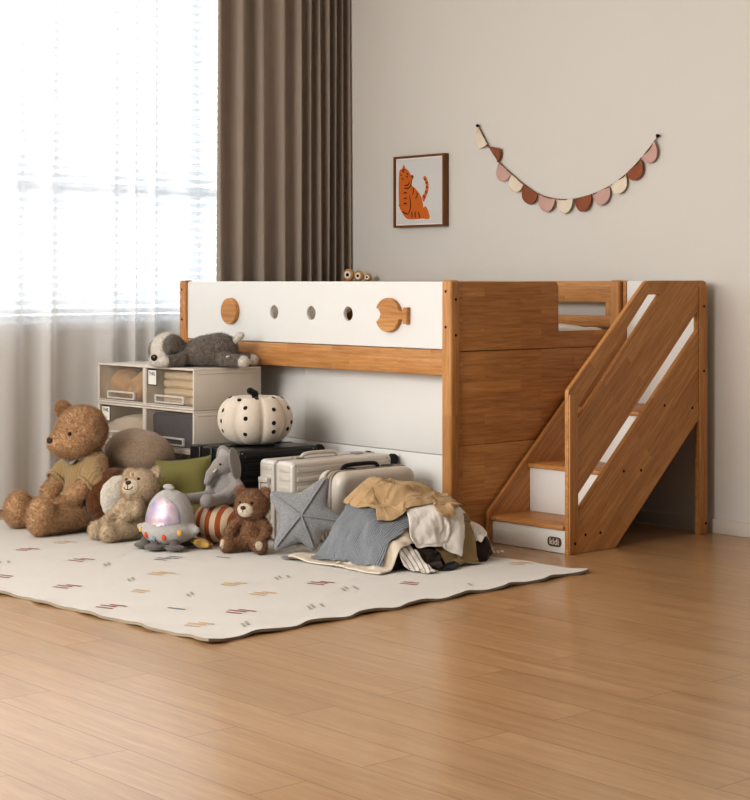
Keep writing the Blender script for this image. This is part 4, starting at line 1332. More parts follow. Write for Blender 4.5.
# ---------------------------------------------------------------- generic small bears
def small_teddy(label, loc, rz, s, fur, muzzle_m, pad_m, yaw, pitch, arms, legs, pile, tilt=0.0, smile=False, cell=0.0045, roll=0):
    """s: sitting height; numbers are fractions of it"""
    t = thing('teddy_bear', label, 'teddy bear', loc, rz)
    S_ = lambda p: tuple(s * q for q in p)
    H = frame_head(S_((0, 0.02 + tilt, 0.735)), yaw, pitch, roll)
    bd = [E(S_((0, 0.0, 0.24)), S_((0.215, 0.195, 0.24))), E(S_((0, 0.01 + tilt * 0.5, 0.43)), S_((0.165, 0.15, 0.16))), K(S_((0, 0.01 + tilt * .6, 0.5)), S_((0, 0.02 + tilt, 0.62)), 0.10 * s, 0.10 * s)]
    for a in arms:
        for p, q, ra, rb in zip(a[:-1], a[1:], (0.085, 0.08), (0.08, 0.088)):
            bd.append(K(S_(p), S_(q), ra * s, rb * s, 0.012 * s / 0.3))
    pads = []
    for hip, knee, foot, fr in legs:
        bd.append(K(S_(hip), S_(knee), 0.115 * s, 0.105 * s, 0.02 * s / 0.3))
        bd.append(E(S_(foot), S_((0.105, 0.095, 0.125)), Euler((R(fr[0]), 0, R(fr[1]))).to_matrix(), 0.02 * s / 0.3))
        pads.append((foot, fr))
    hd = [E(H @ Vector(S_((0, 0, 0))), S_((0.285, 0.250, 0.250)), H.to_3x3()), E(H @ Vector(S_((0, -0.06, -0.07))), S_((0.275, 0.210, 0.170)), H.to_3x3())]
    cl = lambda X: 0.0 - X[..., 2]
    o = obj('body', soft(bd + hd, cell, 0.03 * s, cl, lump=0.0028, lscale=100), fur, t, 180)
    fuzz(o, pile, 0.036 * s, 0.0012, 3)
    mzp = [E(H @ Vector(S_((0, -0.225, -0.075))), S_((0.145, 0.105, 0.120)), H.to_3x3())]
    fp = hd + mzp
    mz = soft(mzp, 0.0035, 0.01)
    obj('muzzle', mz, muzzle_m, t, 180, label='paler muzzle')
    obj('nose', soft([E(surf(mzp, H, 0, -0.035 * s, 0.002, s), S_((0.050, 0.028, 0.034)), H.to_3x3())], 0.002, 0.004), M['nose_brown'], t, 180)
    mo = MB()
    if smile:
        arc = [surf(mzp, H, s * 0.078 * math.sin(a), s * (-0.075 - 0.062 * math.cos(a)), 0.002, s) for a in np.linspace(-1.35, 1.35, 15)]
        mo.tube(arc, 0.007 * s, 6)
        mo.tube([surf(mzp, H, 0, s * z_, 0.002, s) for z_ in (-0.06, -0.10, -0.137)], 0.007 * s, 6)
    else:
        mo.tube([surf(mzp, H, 0, s * z_, 0.002, s) for z_ in (-0.06, -0.10)], 0.007 * s, 6)
    obj('mouth', mo, M['stitch'], t, 180)
    for sg in (-1, 1):
        er = H.to_3x3() @ Euler((R(6), R(20 * sg), R(-15 * sg))).to_matrix()
        e2 = obj('ear', soft([E(H @ Vector(S_((0.225 * sg, 0.02, 0.185))), S_((0.105, 0.055, 0.11)), er)], cell, 0.01, lump=0.002, lscale=100), fur, t, 180)
        fuzz(e2, pile // 14, 0.034 * s, 0.0012, 4)
        obj('eye', MB().ell(surf(hd, H, 0.105 * sg * s, 0.045 * s, 0.03 * s, s), (0.025 * s,) * 3), M['eye'], t, 180)
    if pad_m:
        for foot, fr in pads:
            Rm = Euler((R(fr[0]), 0, R(fr[1]))).to_matrix()
            c = Vector(S_(foot)) + Rm @ Vector(S_((0, -0.072, 0.0)))
            obj('foot_pad', soft([E(c, S_((0.066, 0.032, 0.082)), Rm)], 0.0035, 0.01), pad_m, t, 180, label='paler foot pad')
    return t

small_teddy('pale beige smiling teddy bear leaning back, beside the toy spaceship', (-1.045, -0.955, 0.0165), 8, 0.300, M['fur_beige'], M['fur_cream'], None, 14, -22,
            [[(0.15, 0.01, 0.50), (0.26, -0.12, 0.42), (0.17, -0.24, 0.37)], [(-0.15, 0.01, 0.50), (-0.27, -0.08, 0.32), (-0.25, -0.27, 0.22)]],
            [((0.11, -0.10, 0.13), (0.06, -0.42, 0.10), (0.05, -0.50, 0.135), (-6, -4)), ((-0.12, -0.08, 0.13), (-0.27, -0.36, 0.10), (-0.30, -0.42, 0.13), (-6, -30))], 15000, 0.17, True, roll=-6)
small_teddy('small mid brown teddy bear with a pale muzzle, between striped cushion and grey star', (-0.418, -0.758, 0.0165), 36, 0.258, M['fur_brown'], M['fur_cream'], M['fur_cream'], -10, -4,
            [[(0.15, -0.01, 0.50), (0.27, -0.06, 0.36), (0.27, -0.14, 0.26)], [(-0.15, -0.01, 0.50), (-0.28, -0.08, 0.40), (-0.32, -0.17, 0.30)]],
            [((0.12, -0.10, 0.13), (0.22, -0.28, 0.11), (0.24, -0.34, 0.13), (-4, 6)), ((-0.13, -0.10, 0.13), (-0.31, -0.26, 0.11), (-0.34, -0.30, 0.13), (-6, -38))], 11000, 0.0, False, 0.004)

# ---------------------------------------------------------------- brown and white round cushion, taupe ball cushion
t = thing('round_cushion', 'round chocolate boucle cushion with an off-white face, behind the beige bear', 'cushion', (-1.285, -0.875, 0.0165), 84)
b = soft([E((0, 0, 0.142), (0.150, 0.075, 0.142), Euler((R(-8), 0, 0)).to_matrix())], 0.007, 0.01, lump=0.004, lscale=45)
fuzz(obj('body', b, M['fur_choc'], t, 180), 9000, 0.007, 0.0007, 5)
b = soft([E((0.0, -0.044, 0.148), (0.110, 0.045, 0.108), Euler((R(-8), 0, 0)).to_matrix())], 0.006, 0.01, lump=0.003, lscale=60)
fuzz(obj('face_patch', b, M['fur_white'], t, 180, label='off-white round face'), 5000, 0.005, 0.0007, 6)
obj('eye', MB().ell((0.012, -0.088, 0.162), (0.009,) * 3), M['eye'], t, 180)
b = soft([E((0, 0, 0), (0.162, 0.155, 0.118), Euler((0, R(6), 0)).to_matrix()), E((-0.05, 0, 0.01), (0.10, 0.12, 0.10))], 0.008, 0.05, lump=0.003, lscale=18)
to = single('ball_cushion', b, M['fur_taupe'], 'oval taupe boucle cushion resting in front of the drawer boxes', 'cushion', (-1.462, -0.632, 0.327), 180, world=False, rz=35)
fuzz(to, 9000, 0.004, 0.0006, 7)

# ---------------------------------------------------------------- olive pillow
n = 34
t = thing('pillow', 'square olive green pillow standing against the black suitcase', 'pillow', (-1.095, -0.645, 0.0165), 24)
def pillow_mb(w, h, d, n=34):
    vs, mb = {}, MB()
    P = np.zeros((2, n, n, 3))
    for s in (0, 1):
        for i in range(n):
            for j in range(n):
                u, v = -1 + 2 * i / (n - 1), -1 + 2 * j / (n - 1)
                k = (1 - abs(u) ** 2.4) * (1 - abs(v) ** 2.4)
                th = d * k ** 0.55 * (1 if s else -1)
                pin = 1 - 0.07 * (1 - abs(v) ** 2) * abs(u) ** 3
                pin2 = 1 - 0.07 * (1 - abs(u) ** 2) * abs(v) ** 3
                P[s, i, j] = (u * w / 2 * pin, th, v * h / 2 * pin2)
        fl = P[s].reshape(-1, 3)
        w_ = np.clip((1 - np.abs(fl[:, 0]) / (w / 2)) * 3, 0, 1)
        fl[:, 1] += 0.006 * vnoise(fl, 14, 3.1) * w_
        P[s] = fl.reshape(n, n, 3)
    mb.grid(P[0]); mb.grid(P[1][::-1])
    e = [(-w / 2, 0, -h / 2), (w / 2, 0, -h / 2), (w / 2, 0, h / 2), (-w / 2, 0, h / 2)]
    return mb, P
mb, P = pillow_mb(0.30, 0.31, 0.080)
Rm = Euler((R(-13), R(-7), 0)).to_matrix()
def xf(mb):
    mb.v = [tuple(Rm @ Vector(p) + Vector((0, 0, 0.172))) for p in mb.v]
    return mb
obj('cover', xf(mb), M['olive_linen'], t, 180)
rimp = [tuple(P[0, i, 0]) for i in range(n)] + [tuple(P[0, n - 1, j]) for j in range(1, n)] + [tuple(P[0, i, n - 1]) for i in range(n - 2, -1, -1)] + [tuple(P[0, 0, j]) for j in range(n - 2, 0, -1)]
obj('piping', xf(MB().tube(rimp, 0.003, 6, True)), M['olive_linen'], t, 180)

# ---------------------------------------------------------------- striped cushion
def mat_stripes():
    t = NT('rust and cream striped cotton')
    v = t.coords()
    sp = t.n('ShaderNodeSeparateXYZ'); t.l(v, sp.inputs[0])
    w = t.n('ShaderNodeMath', operation='MULTIPLY'); w.inputs[1].default_value = 2 * PI / 0.043
    t.l(sp.outputs['X'], w.inputs[0])
    s = t.n('ShaderNodeMath', operation='SINE'); t.l(w.outputs[0], s.inputs[0])
    cs = t.ramp(s.outputs[0], [(0.0, s2l((226, 206, 178))), (0.12, s2l((178, 98, 58)))])
    n = t.noise(v, 300, 3)
    return t.done(t.bsdf(cs, 0.95, 0, t.bump(n, 0.5, 0.002), sheen=0.2, spec=0.1))
M['stripes'] = mat_stripes()
b = soft([E((0, 0, 0.083), (0.112, 0.115, 0.085))], 0.0055, 0.01, lambda X: -X[..., 2], lump=0.003, lscale=20)
single('striped_cushion', b, M['stripes'], 'round cushion with rust and cream vertical stripes, beneath the toy elephant', 'cushion', (-0.700, -0.745, 0.0165), 180, world=False, rz=30)

# ---------------------------------------------------------------- elephant
def elephant():
    t = thing('toy_elephant', 'grey plush elephant sitting on the striped cushion', 'soft toy', (-0.738, -0.655, 0.170), 8)
    H = frame_head((0.0, -0.012, 0.172), -24, 4)
    bd = [E((0, 0.0, 0.065), (0.056, 0.052, 0.070)), E((0, 0.0, 0.12), (0.036, 0.034, 0.035)), K((0, 0, 0.11), (0, -0.005, 0.16), 0.025, 0.024)]
    hd = [E(H @ Vector((0, 0, 0.0)), (0.046, 0.052, 0.045), H.to_3x3()), K(H @ Vector((0, -0.03, -0.006)), H @ Vector((0, -0.066, -0.032)), 0.034, 0.022), K(H @ Vector((0, -0.066, -0.032)), H @ Vector((0, -0.084, -0.064)), 0.022, 0.0175)]
    ar = [K((0.042, -0.002, 0.125), (0.075, -0.005, 0.085), 0.020, 0.022), K((0.075, -0.005, 0.085), (0.052, -0.045, 0.052), 0.022, 0.024),
          K((-0.042, -0.002, 0.125), (-0.066, -0.03, 0.085), 0.020, 0.022), K((-0.066, -0.03, 0.085), (-0.05, -0.055, 0.055), 0.021, 0.022)]
    lg = [K((0.035, -0.035, 0.035), (0.060, -0.155, 0.032), 0.028, 0.025), E((0.063, -0.180, 0.034), (0.028, 0.031, 0.032)),
          K((-0.035, -0.035, 0.035), (-0.065, -0.17, 0.030), 0.028, 0.025), E((-0.070, -0.205, 0.030), (0.028, 0.032, 0.031))]
    o = obj('body', soft(bd + hd + ar + lg, 0.0035, 0.010, lump=0.001, lscale=90), M['fur_grey'], t, 180)
    for s in (-1, 1):
        er = H.to_3x3() @ Euler((R(4), R(10 * s), R(-52 * s))).to_matrix()
        c = H @ Vector((0.058 * s, 0.026, 0.008))
        e = obj('ear', soft([E(c, (0.042, 0.010, 0.074), er)], 0.003, 0.01), M['fur_grey'], t, 180)
        obj('inner_ear', soft([E(c + er @ Vector((0, -0.0055, 0)), (0.031, 0.0065, 0.061), er)], 0.0028, 0.01), M['fur_palegrey'], e, 180, label='paler inner ear')
        obj('eye', MB().ell(hp(H, (0.036 * s, -0.034, 0.010)), (0.0052,) * 3), M['eye'], t, 180)
        obj('tusk', MB().tube([hp(H, (0.028 * s, -0.050, -0.012)), hp(H, (0.032 * s, -0.066, -0.020))], [0.006, 0.003], 8), M['fur_white'], t, 180, label='small white tusk')
elephant()

# ---------------------------------------------------------------- spaceship toy
def mat_irid():
    t = NT('iridescent lilac film')
    v = t.coords()
    n = t.noise(v, 16, 3)
    c = t.ramp(n, [(0.28, s2l((146, 152, 176))), (0.42, s2l((176, 170, 192))), (0.52, s2l((198, 172, 184))), (0.62, s2l((206, 190, 190))), (0.75, s2l((146, 144, 172)))])
    n2 = t.noise(v, 30, 2)
    return t.done(t.bsdf(c, 0.40, 0.30, t.bump(n2, 0.35, 0.006), spec=0.7))
M['irid'] = mat_irid()
def spaceship():
    t = thing('toy_spaceship', 'pale grey plush flying saucer with a shiny lilac window', 'soft toy', (-0.708, -0.978, 0.0165), 26)
    dome = [E((0, 0.005, 0.135), (0.100, 0.088, 0.112)), E((0, 0.0, 0.12), (0.102, 0.090, 0.075)), E((0, 0.0, 0.075), (0.125, 0.105, 0.048)), E((0, -0.01, 0.055), (0.10, 0.09, 0.042))]
    arms = [K((0.11, 0.0, 0.075), (0.138, -0.01, 0.082), 0.028, 0.014), K((-0.11, 0.0, 0.075), (-0.138, -0.01, 0.082), 0.028, 0.014)]
    o = obj('body', soft(dome + arms, 0.0045, 0.016, lump=0.0015, lscale=40), M['fur_palegrey'], t, 180)
    win = soft(dome, 0.0035, 0.016, lambda X: np.maximum(np.maximum(0.098 + 0.18 * np.abs(X[..., 0]) - X[..., 2], X[..., 1] + 0.012), (((X[..., 0] / 0.084) ** 2 + ((X[..., 2] - 0.118) / 0.100) ** 2) - 1) * 0.04), inflate=0.004)
    obj('window', win, M['irid'], t, 60, label='shiny iridescent lilac window')
    for (x, z, c) in ((-0.062, 0.060, 'light_red'), (-0.018, 0.052, 'light_blue'), (0.030, 0.056, 'light_red'), (0.092, 0.075, 'light_yellow'), (-0.112, 0.078, 'light_yellow')):
        if c not in M:
            M[c] = m_cloth(c.replace('_', ' ') + ' felt', {'light_red': (206, 92, 52), 'light_blue': (138, 150, 162), 'light_yellow': (222, 176, 92)}[c], 500, 0.4, 0.04)
        y = -math.sqrt(max(0.0, 1 - (x / 0.128) ** 2 - ((z - 0.072) / 0.056) ** 2)) * 0.106 - 0.002
        rot = Euler((0, 0, math.atan2(x * 0.7, 0.106))).to_matrix()
        obj('light_patch', MB().ell((x, y, z), (0.0105, 0.005, 0.0135), rot, 16, 10), M[c], t, 180, label=c.split('_')[1] + ' light patch')
    an = [K((0, 0.0, 0.235), (0.005, -0.006, 0.256), 0.012, 0.013), E((-0.008, -0.008, 0.258), (0.018, 0.013, 0.011)), E((0.012, -0.004, 0.252), (0.014, 0.012, 0.010))]
    obj('antenna', soft(an, 0.003, 0.008), M['fur_palegrey'], t, 180)
    for (x, y) in ((-0.09, -0.045), (-0.02, -0.085), (0.065, -0.07), (0.05, 0.06)):
        obj('foot', soft([E((x * 1.08, y * 1.08, 0.011), (0.044, 0.034, 0.014)), E((x, y, 0.03), (0.02, 0.02, 0.02))], 0.004, 0.01, lambda X: -X[..., 2]), M['fur_darkgrey'], t, 180, label='dark grey foot')
spaceship()

# yellow little star
def star_poly(r0, r1, n=5, a0=PI / 2):
    return [((r0 if k % 2 == 0 else r1) * math.cos(a0 + PI * k / n), (r0 if k % 2 == 0 else r1) * math.sin(a0 + PI * k / n)) for k in range(2 * n)]
def puffy_star(r0, r1, d, tips=None):
    """puffy five pointed cushion in the x-z plane"""
    prims = [E((0, 0, 0), (r1 * 1.02, d, r1 * 1.02))]
    for k in range(5):
        a = PI / 2 + 2 * PI * k / 5
        if tips:
            a, r0 = PI / 2 - R(tips[k][0]), tips[k][1]
        for q in range(9):
            f = 0.05 + 0.95 * q / 8
            w = r1 * 0.80 * (1 - f) + r0 * 0.07
            x, z = f * (r0 - r0 * .06) * math.cos(a), f * (r0 - r0 * .06) * math.sin(a)
            rot = Euler((0, -(a - PI / 2), 0)).to_matrix()
            prims.append(E((x, 0, z), (w, max(0.008, d * (1 - 0.72 * f)), w * 1.1), rot))
    return prims
b = soft(puffy_star(0.052, 0.027, 0.018), 0.0035, 0.008)
Rm = Euler((R(78), R(12), 0)).to_matrix()
b.v = [tuple(Rm @ Vector(p) + Vector((0, 0, 0.020))) for p in b.v]
M['fur_yellow'] = m_plush('mustard yellow plush', (206, 168, 92), 0.8, 150, 0.5, 0.002)
single('yellow_star_toy', b, M['fur_yellow'], 'little mustard yellow star toy lying between the spaceship and the striped cushion', 'soft toy', (-0.606, -0.885, 0.0165), 180, world=False, rz=20)

# ---------------------------------------------------------------- grey knitted star cushion
ST = [(29, 0.188), (96, 0.168), (158, 0.140), (220, 0.178), (304, 0.172)]
t = thing('star_cushion', 'grey knitted star cushion leaning on the white suitcase', 'cushion', (-0.205, -0.650, 0.0165), 42)
b = soft(puffy_star(0.185, 0.088, 0.050, tips=ST), 0.0065, 0.018, lump=0.0018, lscale=60)
Rst = Matrix.Translation((0, 0.01, 0.150)) @ Euler((R(-14), 0, 0)).to_matrix().to_4x4()
V0 = [Vector(p) for p in b.v]
b.v = [tuple(Rst @ p) for p in V0]
obj('cover', b, M['star_knit'], t, 180)
sm = MB()
for k in range(5):
    a, rt = PI / 2 - R(ST[k][0]), ST[k][1]
    pts = []
    for q in range(10):
        f = q / 9 * 0.93
        x, z = f * rt * math.cos(a), f * rt * math.sin(a)
        # front surface height found from the cushion itself
        best = min((p.y for p in V0 if (p.x - x) ** 2 + (p.z - z) ** 2 < 0.010 ** 2), default=-0.01)
        pts.append(tuple(Rst @ Vector((x, best - 0.0035, z))))
    sm.tube(catmull(pts, 3, False), 0.0042, 7)
M['star_seam'] = m_knit('pale grey braided seam', (164, 165, 167), 120, 0.8, 'z', 0.75, 0.002)
obj('braided_seam', sm, M['star_seam'], t, 180)

# ---------------------------------------------------------------- pumpkin cushion
t = thing('pumpkin_cushion', 'ivory pumpkin cushion with black dots and stem, on the black suitcase', 'cushion', (-1.035, -0.275, 0.3915), 20)
nu, nv = 96, 40
P = np.zeros((nu, nv, 3))
def pump(a, phi):
    seg = 8
    rib = abs(math.sin(a * seg / 2)) ** 0.55
    r = 0.178 * (0.87 + 0.13 * rib) * (math.cos(phi) ** 0.62 if math.cos(phi) > 0 else 0)
    z = 0.115 + 0.118 * math.sin(phi) * (1 - 0.0 * rib)
    if phi > 0:
        z -= 0.05 * max(0, math.sin(phi) - 0.9) / 0.1 * 1.0 * (1 - rib * 0.2) * 0.6
    return Vector((r * math.cos(a), r * math.sin(a), max(z, 0.0)))
for i in range(nu):
    for j in range(nv):
        P[i, j] = pump(2 * PI * i / nu, -PI / 2 + PI * j / (nv - 1))
obj('body', MB().grid(P, closed_u=True), M['fur_pumpkin'], t, 180)
rnd = random.Random(3)
spots = []
for k in range(8):
    for ph in (0.95, 0.45, 0.0, -0.45):
        spots.append((2 * PI * (k + 0.5 + (0.28 if int(ph * 10) % 2 else -0.18)) / 8 + rnd.uniform(-.1, .1), ph + rnd.uniform(-.12, .12)))
for a, ph in spots:
    p, pa, pp = pump(a, ph), pump(a + 0.02, ph), pump(a, ph + 0.02)
    nrm = (pa - p).cross(pp - p)
    if nrm.length < 1e-9: continue
    nrm.normalize()
    m = nrm.to_track_quat('Z', 'Y').to_matrix()
    obj('dot', MB().ell(p, (0.0105, 0.0105, 0.0035), m, 14, 8), M['fur_black'], t, 180, label='black felt dot')
obj('stem', soft([K((0, 0, 0.19), (0, 0, 0.232), 0.018, 0.014), K((0, 0, 0.232), (-0.020, -0.012, 0.245), 0.015, 0.017)], 0.003, 0.006), M['fur_black'], t, 180, label='black stem')

# ---------------------------------------------------------------- dog lying on the boxes
def dog():
    t = thing('toy_dog', 'shaggy grey and cream plush dog lying on top of the drawer boxes', 'soft toy', (-1.505, -0.240, 0.7335), -54)
    # local: the head points to -Y, the body lies back towards +Y
    H = frame_head((0.02, -0.175, 0.078), 70, 10)
    body = [E((0, 0.03, 0.075), (0.082, 0.125, 0.075), Euler((R(6), 0, 0)).to_matrix()), E((0, 0.09, 0.082), (0.076, 0.085, 0.078)), E((0, -0.07, 0.055), (0.072, 0.08, 0.055)),
            K((0.06, 0.13, 0.036), (0.085, 0.215, 0.030), 0.036, 0.030), K((-0.06, 0.13, 0.036), (-0.085, 0.205, 0.030), 0.036, 0.030),
            K((0.07, -0.09, 0.034), (0.115, -0.14, 0.028), 0.034, 0.028), K((-0.07, -0.09, 0.034), (-0.11, -0.15, 0.028), 0.034, 0.028)]
    cl = lambda X: -X[..., 2]
    o = obj('body', soft(body, 0.005, 0.02, cl, lump=0.003, lscale=80), M['dog_dark'], t, 180)
    fuzz(o, 12000, 0.011, 0.0007, 8)
    hd = soft([E(H @ Vector((0, 0, 0.006)), (0.084, 0.078, 0.078), H.to_3x3()), E(H @ Vector((0, -0.062, -0.034)), (0.056, 0.050, 0.042), H.to_3x3())], 0.005, 0.02, cl, lump=0.003, lscale=80)
    h = obj('head', hd, M['dog_pale'], t, 180, label='cream shaggy head')
    fuzz(h, 5000, 0.010, 0.0007, 9)
    pt = soft([E(H @ Vector((0.050, -0.016, 0.022)), (0.044, 0.062, 0.058), H.to_3x3())], 0.005, 0.02, cl, lump=0.003, lscale=80)
    fuzz(obj('eye_patch', pt, M['dog_dark'], h, 180, label='dark patch over one eye'), 2200, 0.010, 0.0007, 10)
    for s in (-1, 1):
        er = H.to_3x3() @ Euler((R(0), R(-22 * s), 0)).to_matrix()
        e = soft([E(H @ Vector((0.086 * s, 0.008, 0.004)), (0.022, 0.038, 0.052), er)], 0.0045, 0.01, cl, lump=0.002, lscale=80)
        fuzz(obj('ear', e, M['dog_dark'], t, 180, label='dark floppy ear'), 1800, 0.010, 0.0007, 11)
    obj('nose', soft([E(surf([E(H @ Vector((0, -0.062, -0.034)), (0.056, 0.050, 0.042), H.to_3x3())], H, 0, -0.016), (0.019, 0.012, 0.017), H.to_3x3())], 0.003, 0.004), M['eye'], t, 180, label='black nose')
    for x, y, pa in ((0.122, -0.152, 1), (-0.117, -0.162, 1), (0.090, 0.232, 0), (-0.09, 0.222, 0)):
        p = soft([E((x, y, 0.028), (0.030, 0.032, 0.028))], 0.0045, 0.01, cl, lump=0.002, lscale=80)
        fuzz(obj('paw', p, M['dog_pale'], t, 180, label='cream paw'), 1200, 0.008, 0.0006, 12)
    tl = soft([K((0, 0.16, 0.12), (0.0, 0.185, 0.145), 0.016, 0.015), E((0.0, 0.192, 0.152), (0.018, 0.018, 0.017))], 0.004, 0.01)
    fuzz(obj('tail', tl, M['dog_pale'], t, 180, label='cream tail tip'), 900, 0.008, 0.0006, 13)
    obj('care_tag', MB().box((0.094, 0.15, 0.035), (0.097, 0.166, 0.056)), M['paper'], t, 30, label='white cloth tag')
dog()
# ================================================================== HEAP OF CLOTHES (each draped over what lies beneath it)
GX0, GY0, GS, GN, GM = -0.60, -1.20, 0.008, 170, 175
gx_, gy_ = np.meshgrid(GX0 + GS * np.arange(GN), GY0 + GS * np.arange(GM), indexing='ij')
RUGZ = 0.0125
HF = np.full((GN, GM), RUGZ)
def blur(A, n=1):
    for _ in range(n):
        B = np.pad(A, 1, mode='edge')
        A = (B[:-2, 1:-1] + B[2:, 1:-1] + B[1:-1, :-2] + B[1:-1, 2:] + 2 * B[1:-1, 1:-1]) / 6
    return A
def sample(Hm, x, y):
    u = np.clip((x - GX0) / GS, 0, GN - 1.001); v = np.clip((y - GY0) / GS, 0, GM - 1.001)
    i, j = u.astype(int), v.astype(int); f, g = u - i, v - j
    return Hm[i, j] * (1 - f) * (1 - g) + Hm[i + 1, j] * f * (1 - g) + Hm[i, j + 1] * (1 - f) * g + Hm[i + 1, j + 1] * f * g

def cloth(shape, sp, place, squeeze=0.86, rum=0.03, steps=150, seed=0, iters=7, th=0.005, fs=5.0, bend=0.06, fric=0.10):
    """shape: bool grid; place(u, v) -> x, y of the rest position; returns final points"""
    global HF
    n, m = shape.shape
    idx = -np.ones((n, m), int); ids = np.argwhere(shape); idx[shape] = np.arange(len(ids))
    uv = (ids - np.array([(n - 1) / 2, (m - 1) / 2])) * sp
    xy = np.array([place(u * squeeze, v * squeeze) for u, v in uv])
    q3 = np.column_stack([uv, np.zeros(len(uv))])
    o = seed * 3.77
    z = 0.02 + rum * (vnoise(q3, fs, o) + 0.5 * vnoise(q3, fs * 2.2, o + 9))
    X = np.column_stack([xy[:, 0] + 0.5 * rum * vnoise(q3, fs, o + 4), xy[:, 1] + 0.5 * rum * vnoise(q3, fs, o + 14), z])
    X[:, 2] += sample(blur(HF, 2), X[:, 0], X[:, 1]) + 0.03
    batches = []
    def pairs(di, dj, rest, stiff):
        for par in (0, 1):
            A, B = [], []
            for (i, j) in ids:
                a, b_ = i + di, j + dj
                if 0 <= a < n and 0 <= b_ < m and shape[a, b_]:
                    key = (i // max(1, abs(di))) if di else (j // max(1, abs(dj)))
                    if key % 2 == par:
                        A.append(idx[i, j]); B.append(idx[a, b_])
            if A:
                batches.append((np.array(A), np.array(B), rest, stiff))
    pairs(1, 0, sp, 1.0); pairs(0, 1, sp, 1.0)
    pairs(1, 1, sp * 1.41421, 0.6); pairs(1, -1, sp * 1.41421, 0.6)
    pairs(2, 0, 2 * sp, bend); pairs(0, 2, 2 * sp, bend)
    V = np.zeros_like(X)
    dt = 0.016
    Pd = np.pad(HF, 1, mode='edge')
    Hs = blur(np.maximum.reduce([Pd[:-2, 1:-1], Pd[2:, 1:-1], Pd[1:-1, :-2], Pd[1:-1, 2:], HF]), 1)
    for st_ in range(steps):
        V[:, 2] -= 9.8 * dt
        V *= 0.965
        Pp = X + V * dt
        for _ in range(iters):
            for A, B, rest, k in batches:
                d = Pp[B] - Pp[A]
                L = np.linalg.norm(d, axis=1)
                c = (0.5 * k * (L - rest) / np.maximum(L, 1e-9))[:, None] * d
                Pp[A] += c; Pp[B] -= c
        h = sample(Hs, Pp[:, 0], Pp[:, 1]) + th
        hit = Pp[:, 2] < h
        Pp[hit, 2] = h[hit]
        Pp[hit, :2] = X[hit, :2] + fric * (Pp[hit, :2] - X[hit, :2])
        V = (Pp - X) / dt
        X = Pp
    # lay it into the height map
    top = HF.copy()
    mb = MB()
    F = []
    for i in range(n - 1):
        for j in range(m - 1):
            if shape[i, j] and shape[i + 1, j] and shape[i, j + 1] and shape[i + 1, j + 1]:
                F.append((idx[i, j], idx[i + 1, j], idx[i + 1, j + 1], idx[i, j + 1]))
    Fa = np.array(F)
    for a in np.linspace(0, 1, 5):
        for b_ in np.linspace(0, 1, 5):
            Q = (X[Fa[:, 0]] * (1 - a) + X[Fa[:, 1]] * a) * (1 - b_) + (X[Fa[:, 3]] * (1 - a) + X[Fa[:, 2]] * a) * b_
            i = np.clip(((Q[:, 0] - GX0) / GS + 0.5).astype(int), 0, GN - 1)
            j = np.clip(((Q[:, 1] - GY0) / GS + 0.5).astype(int), 0, GM - 1)
            np.maximum.at(top, (i, j), Q[:, 2] + th * 0.5)
    HF = top
    mb.add(X.tolist(), F)
    return mb, X, idx

def drape(name, label, shape, sp, cx, cy, ang, mat, thick=0.004, wr=0.006, **kw):
    ca, sa = math.cos(R(ang)), math.sin(R(ang))
    mb, X, idx = cloth(shape, sp, lambda u, v: (cx + u * ca - v * sa, cy + u * sa + v * ca), **kw)
    # creases: ridges pulled out along the sheet's own normal
    Fa = np.array(mb.f); N = np.zeros_like(X)
    fn = np.cross(X[Fa[:, 2]] - X[Fa[:, 0]], X[Fa[:, 3]] - X[Fa[:, 1]])
    fn *= np.sign(fn[:, 2:3] + 1e-9)
    for a in range(4):
        np.add.at(N, Fa[:, a], fn)
    N /= np.maximum(np.linalg.norm(N, axis=1, keepdims=True), 1e-9)
    sd = kw.get('seed', 0) * 1.7
    Wp = X + 0.03 * np.column_stack([vnoise(X, 9, sd), vnoise(X, 9, sd + 7), vnoise(X, 9, sd + 3)])
    q = Wp * np.array([1.0, 0.55, 0.8])
    rid = (1 - np.abs(vnoise(q, 17, sd)) * 2.2) * 0.7 + (1 - np.abs(vnoise(q, 33, sd + 5)) * 2.2) * 0.3
    X2 = X + N * (wr * np.clip(rid, -0.1, 1))[:, None]
    mb.v = X2.tolist()
    o = single(name, mb, mat, label, 'clothing', (cx, cy, RUGZ), 180, 'clothes in the heap')
    so = o.modifiers.new('thickness', 'SOLIDIFY'); so.thickness = thick; so.offset = 0
    sb = o.modifiers.new('smooth', 'SUBSURF'); sb.levels = 1; sb.render_levels = 2
    return o, X, idx

def rect(n, m):
    return np.ones((n, m), bool)
def tee(n, m, sleeve=0.28, body=0.56, sl_len=1.0):
    """T shaped garment: columns are the height (m), rows the width (n)"""
    s = np.zeros((n, m), bool)
    b0, b1 = int(n * (1 - body) / 2), int(n * (1 + body) / 2)
    s[b0:b1, :] = True
    s[int(n * (1 - sl_len) / 2):int(n * (1 + sl_len) / 2), int(m * (1 - sleeve)):] = True
    c = n // 2
    s[c - n // 12:c + n // 12, m - max(2, m // 16):] = False     # neck
    return s
def trousers(n, m):
    s = np.ones((n, m), bool)
    s[int(n * .46):int(n * .54), :int(m * .68)] = False
    return s

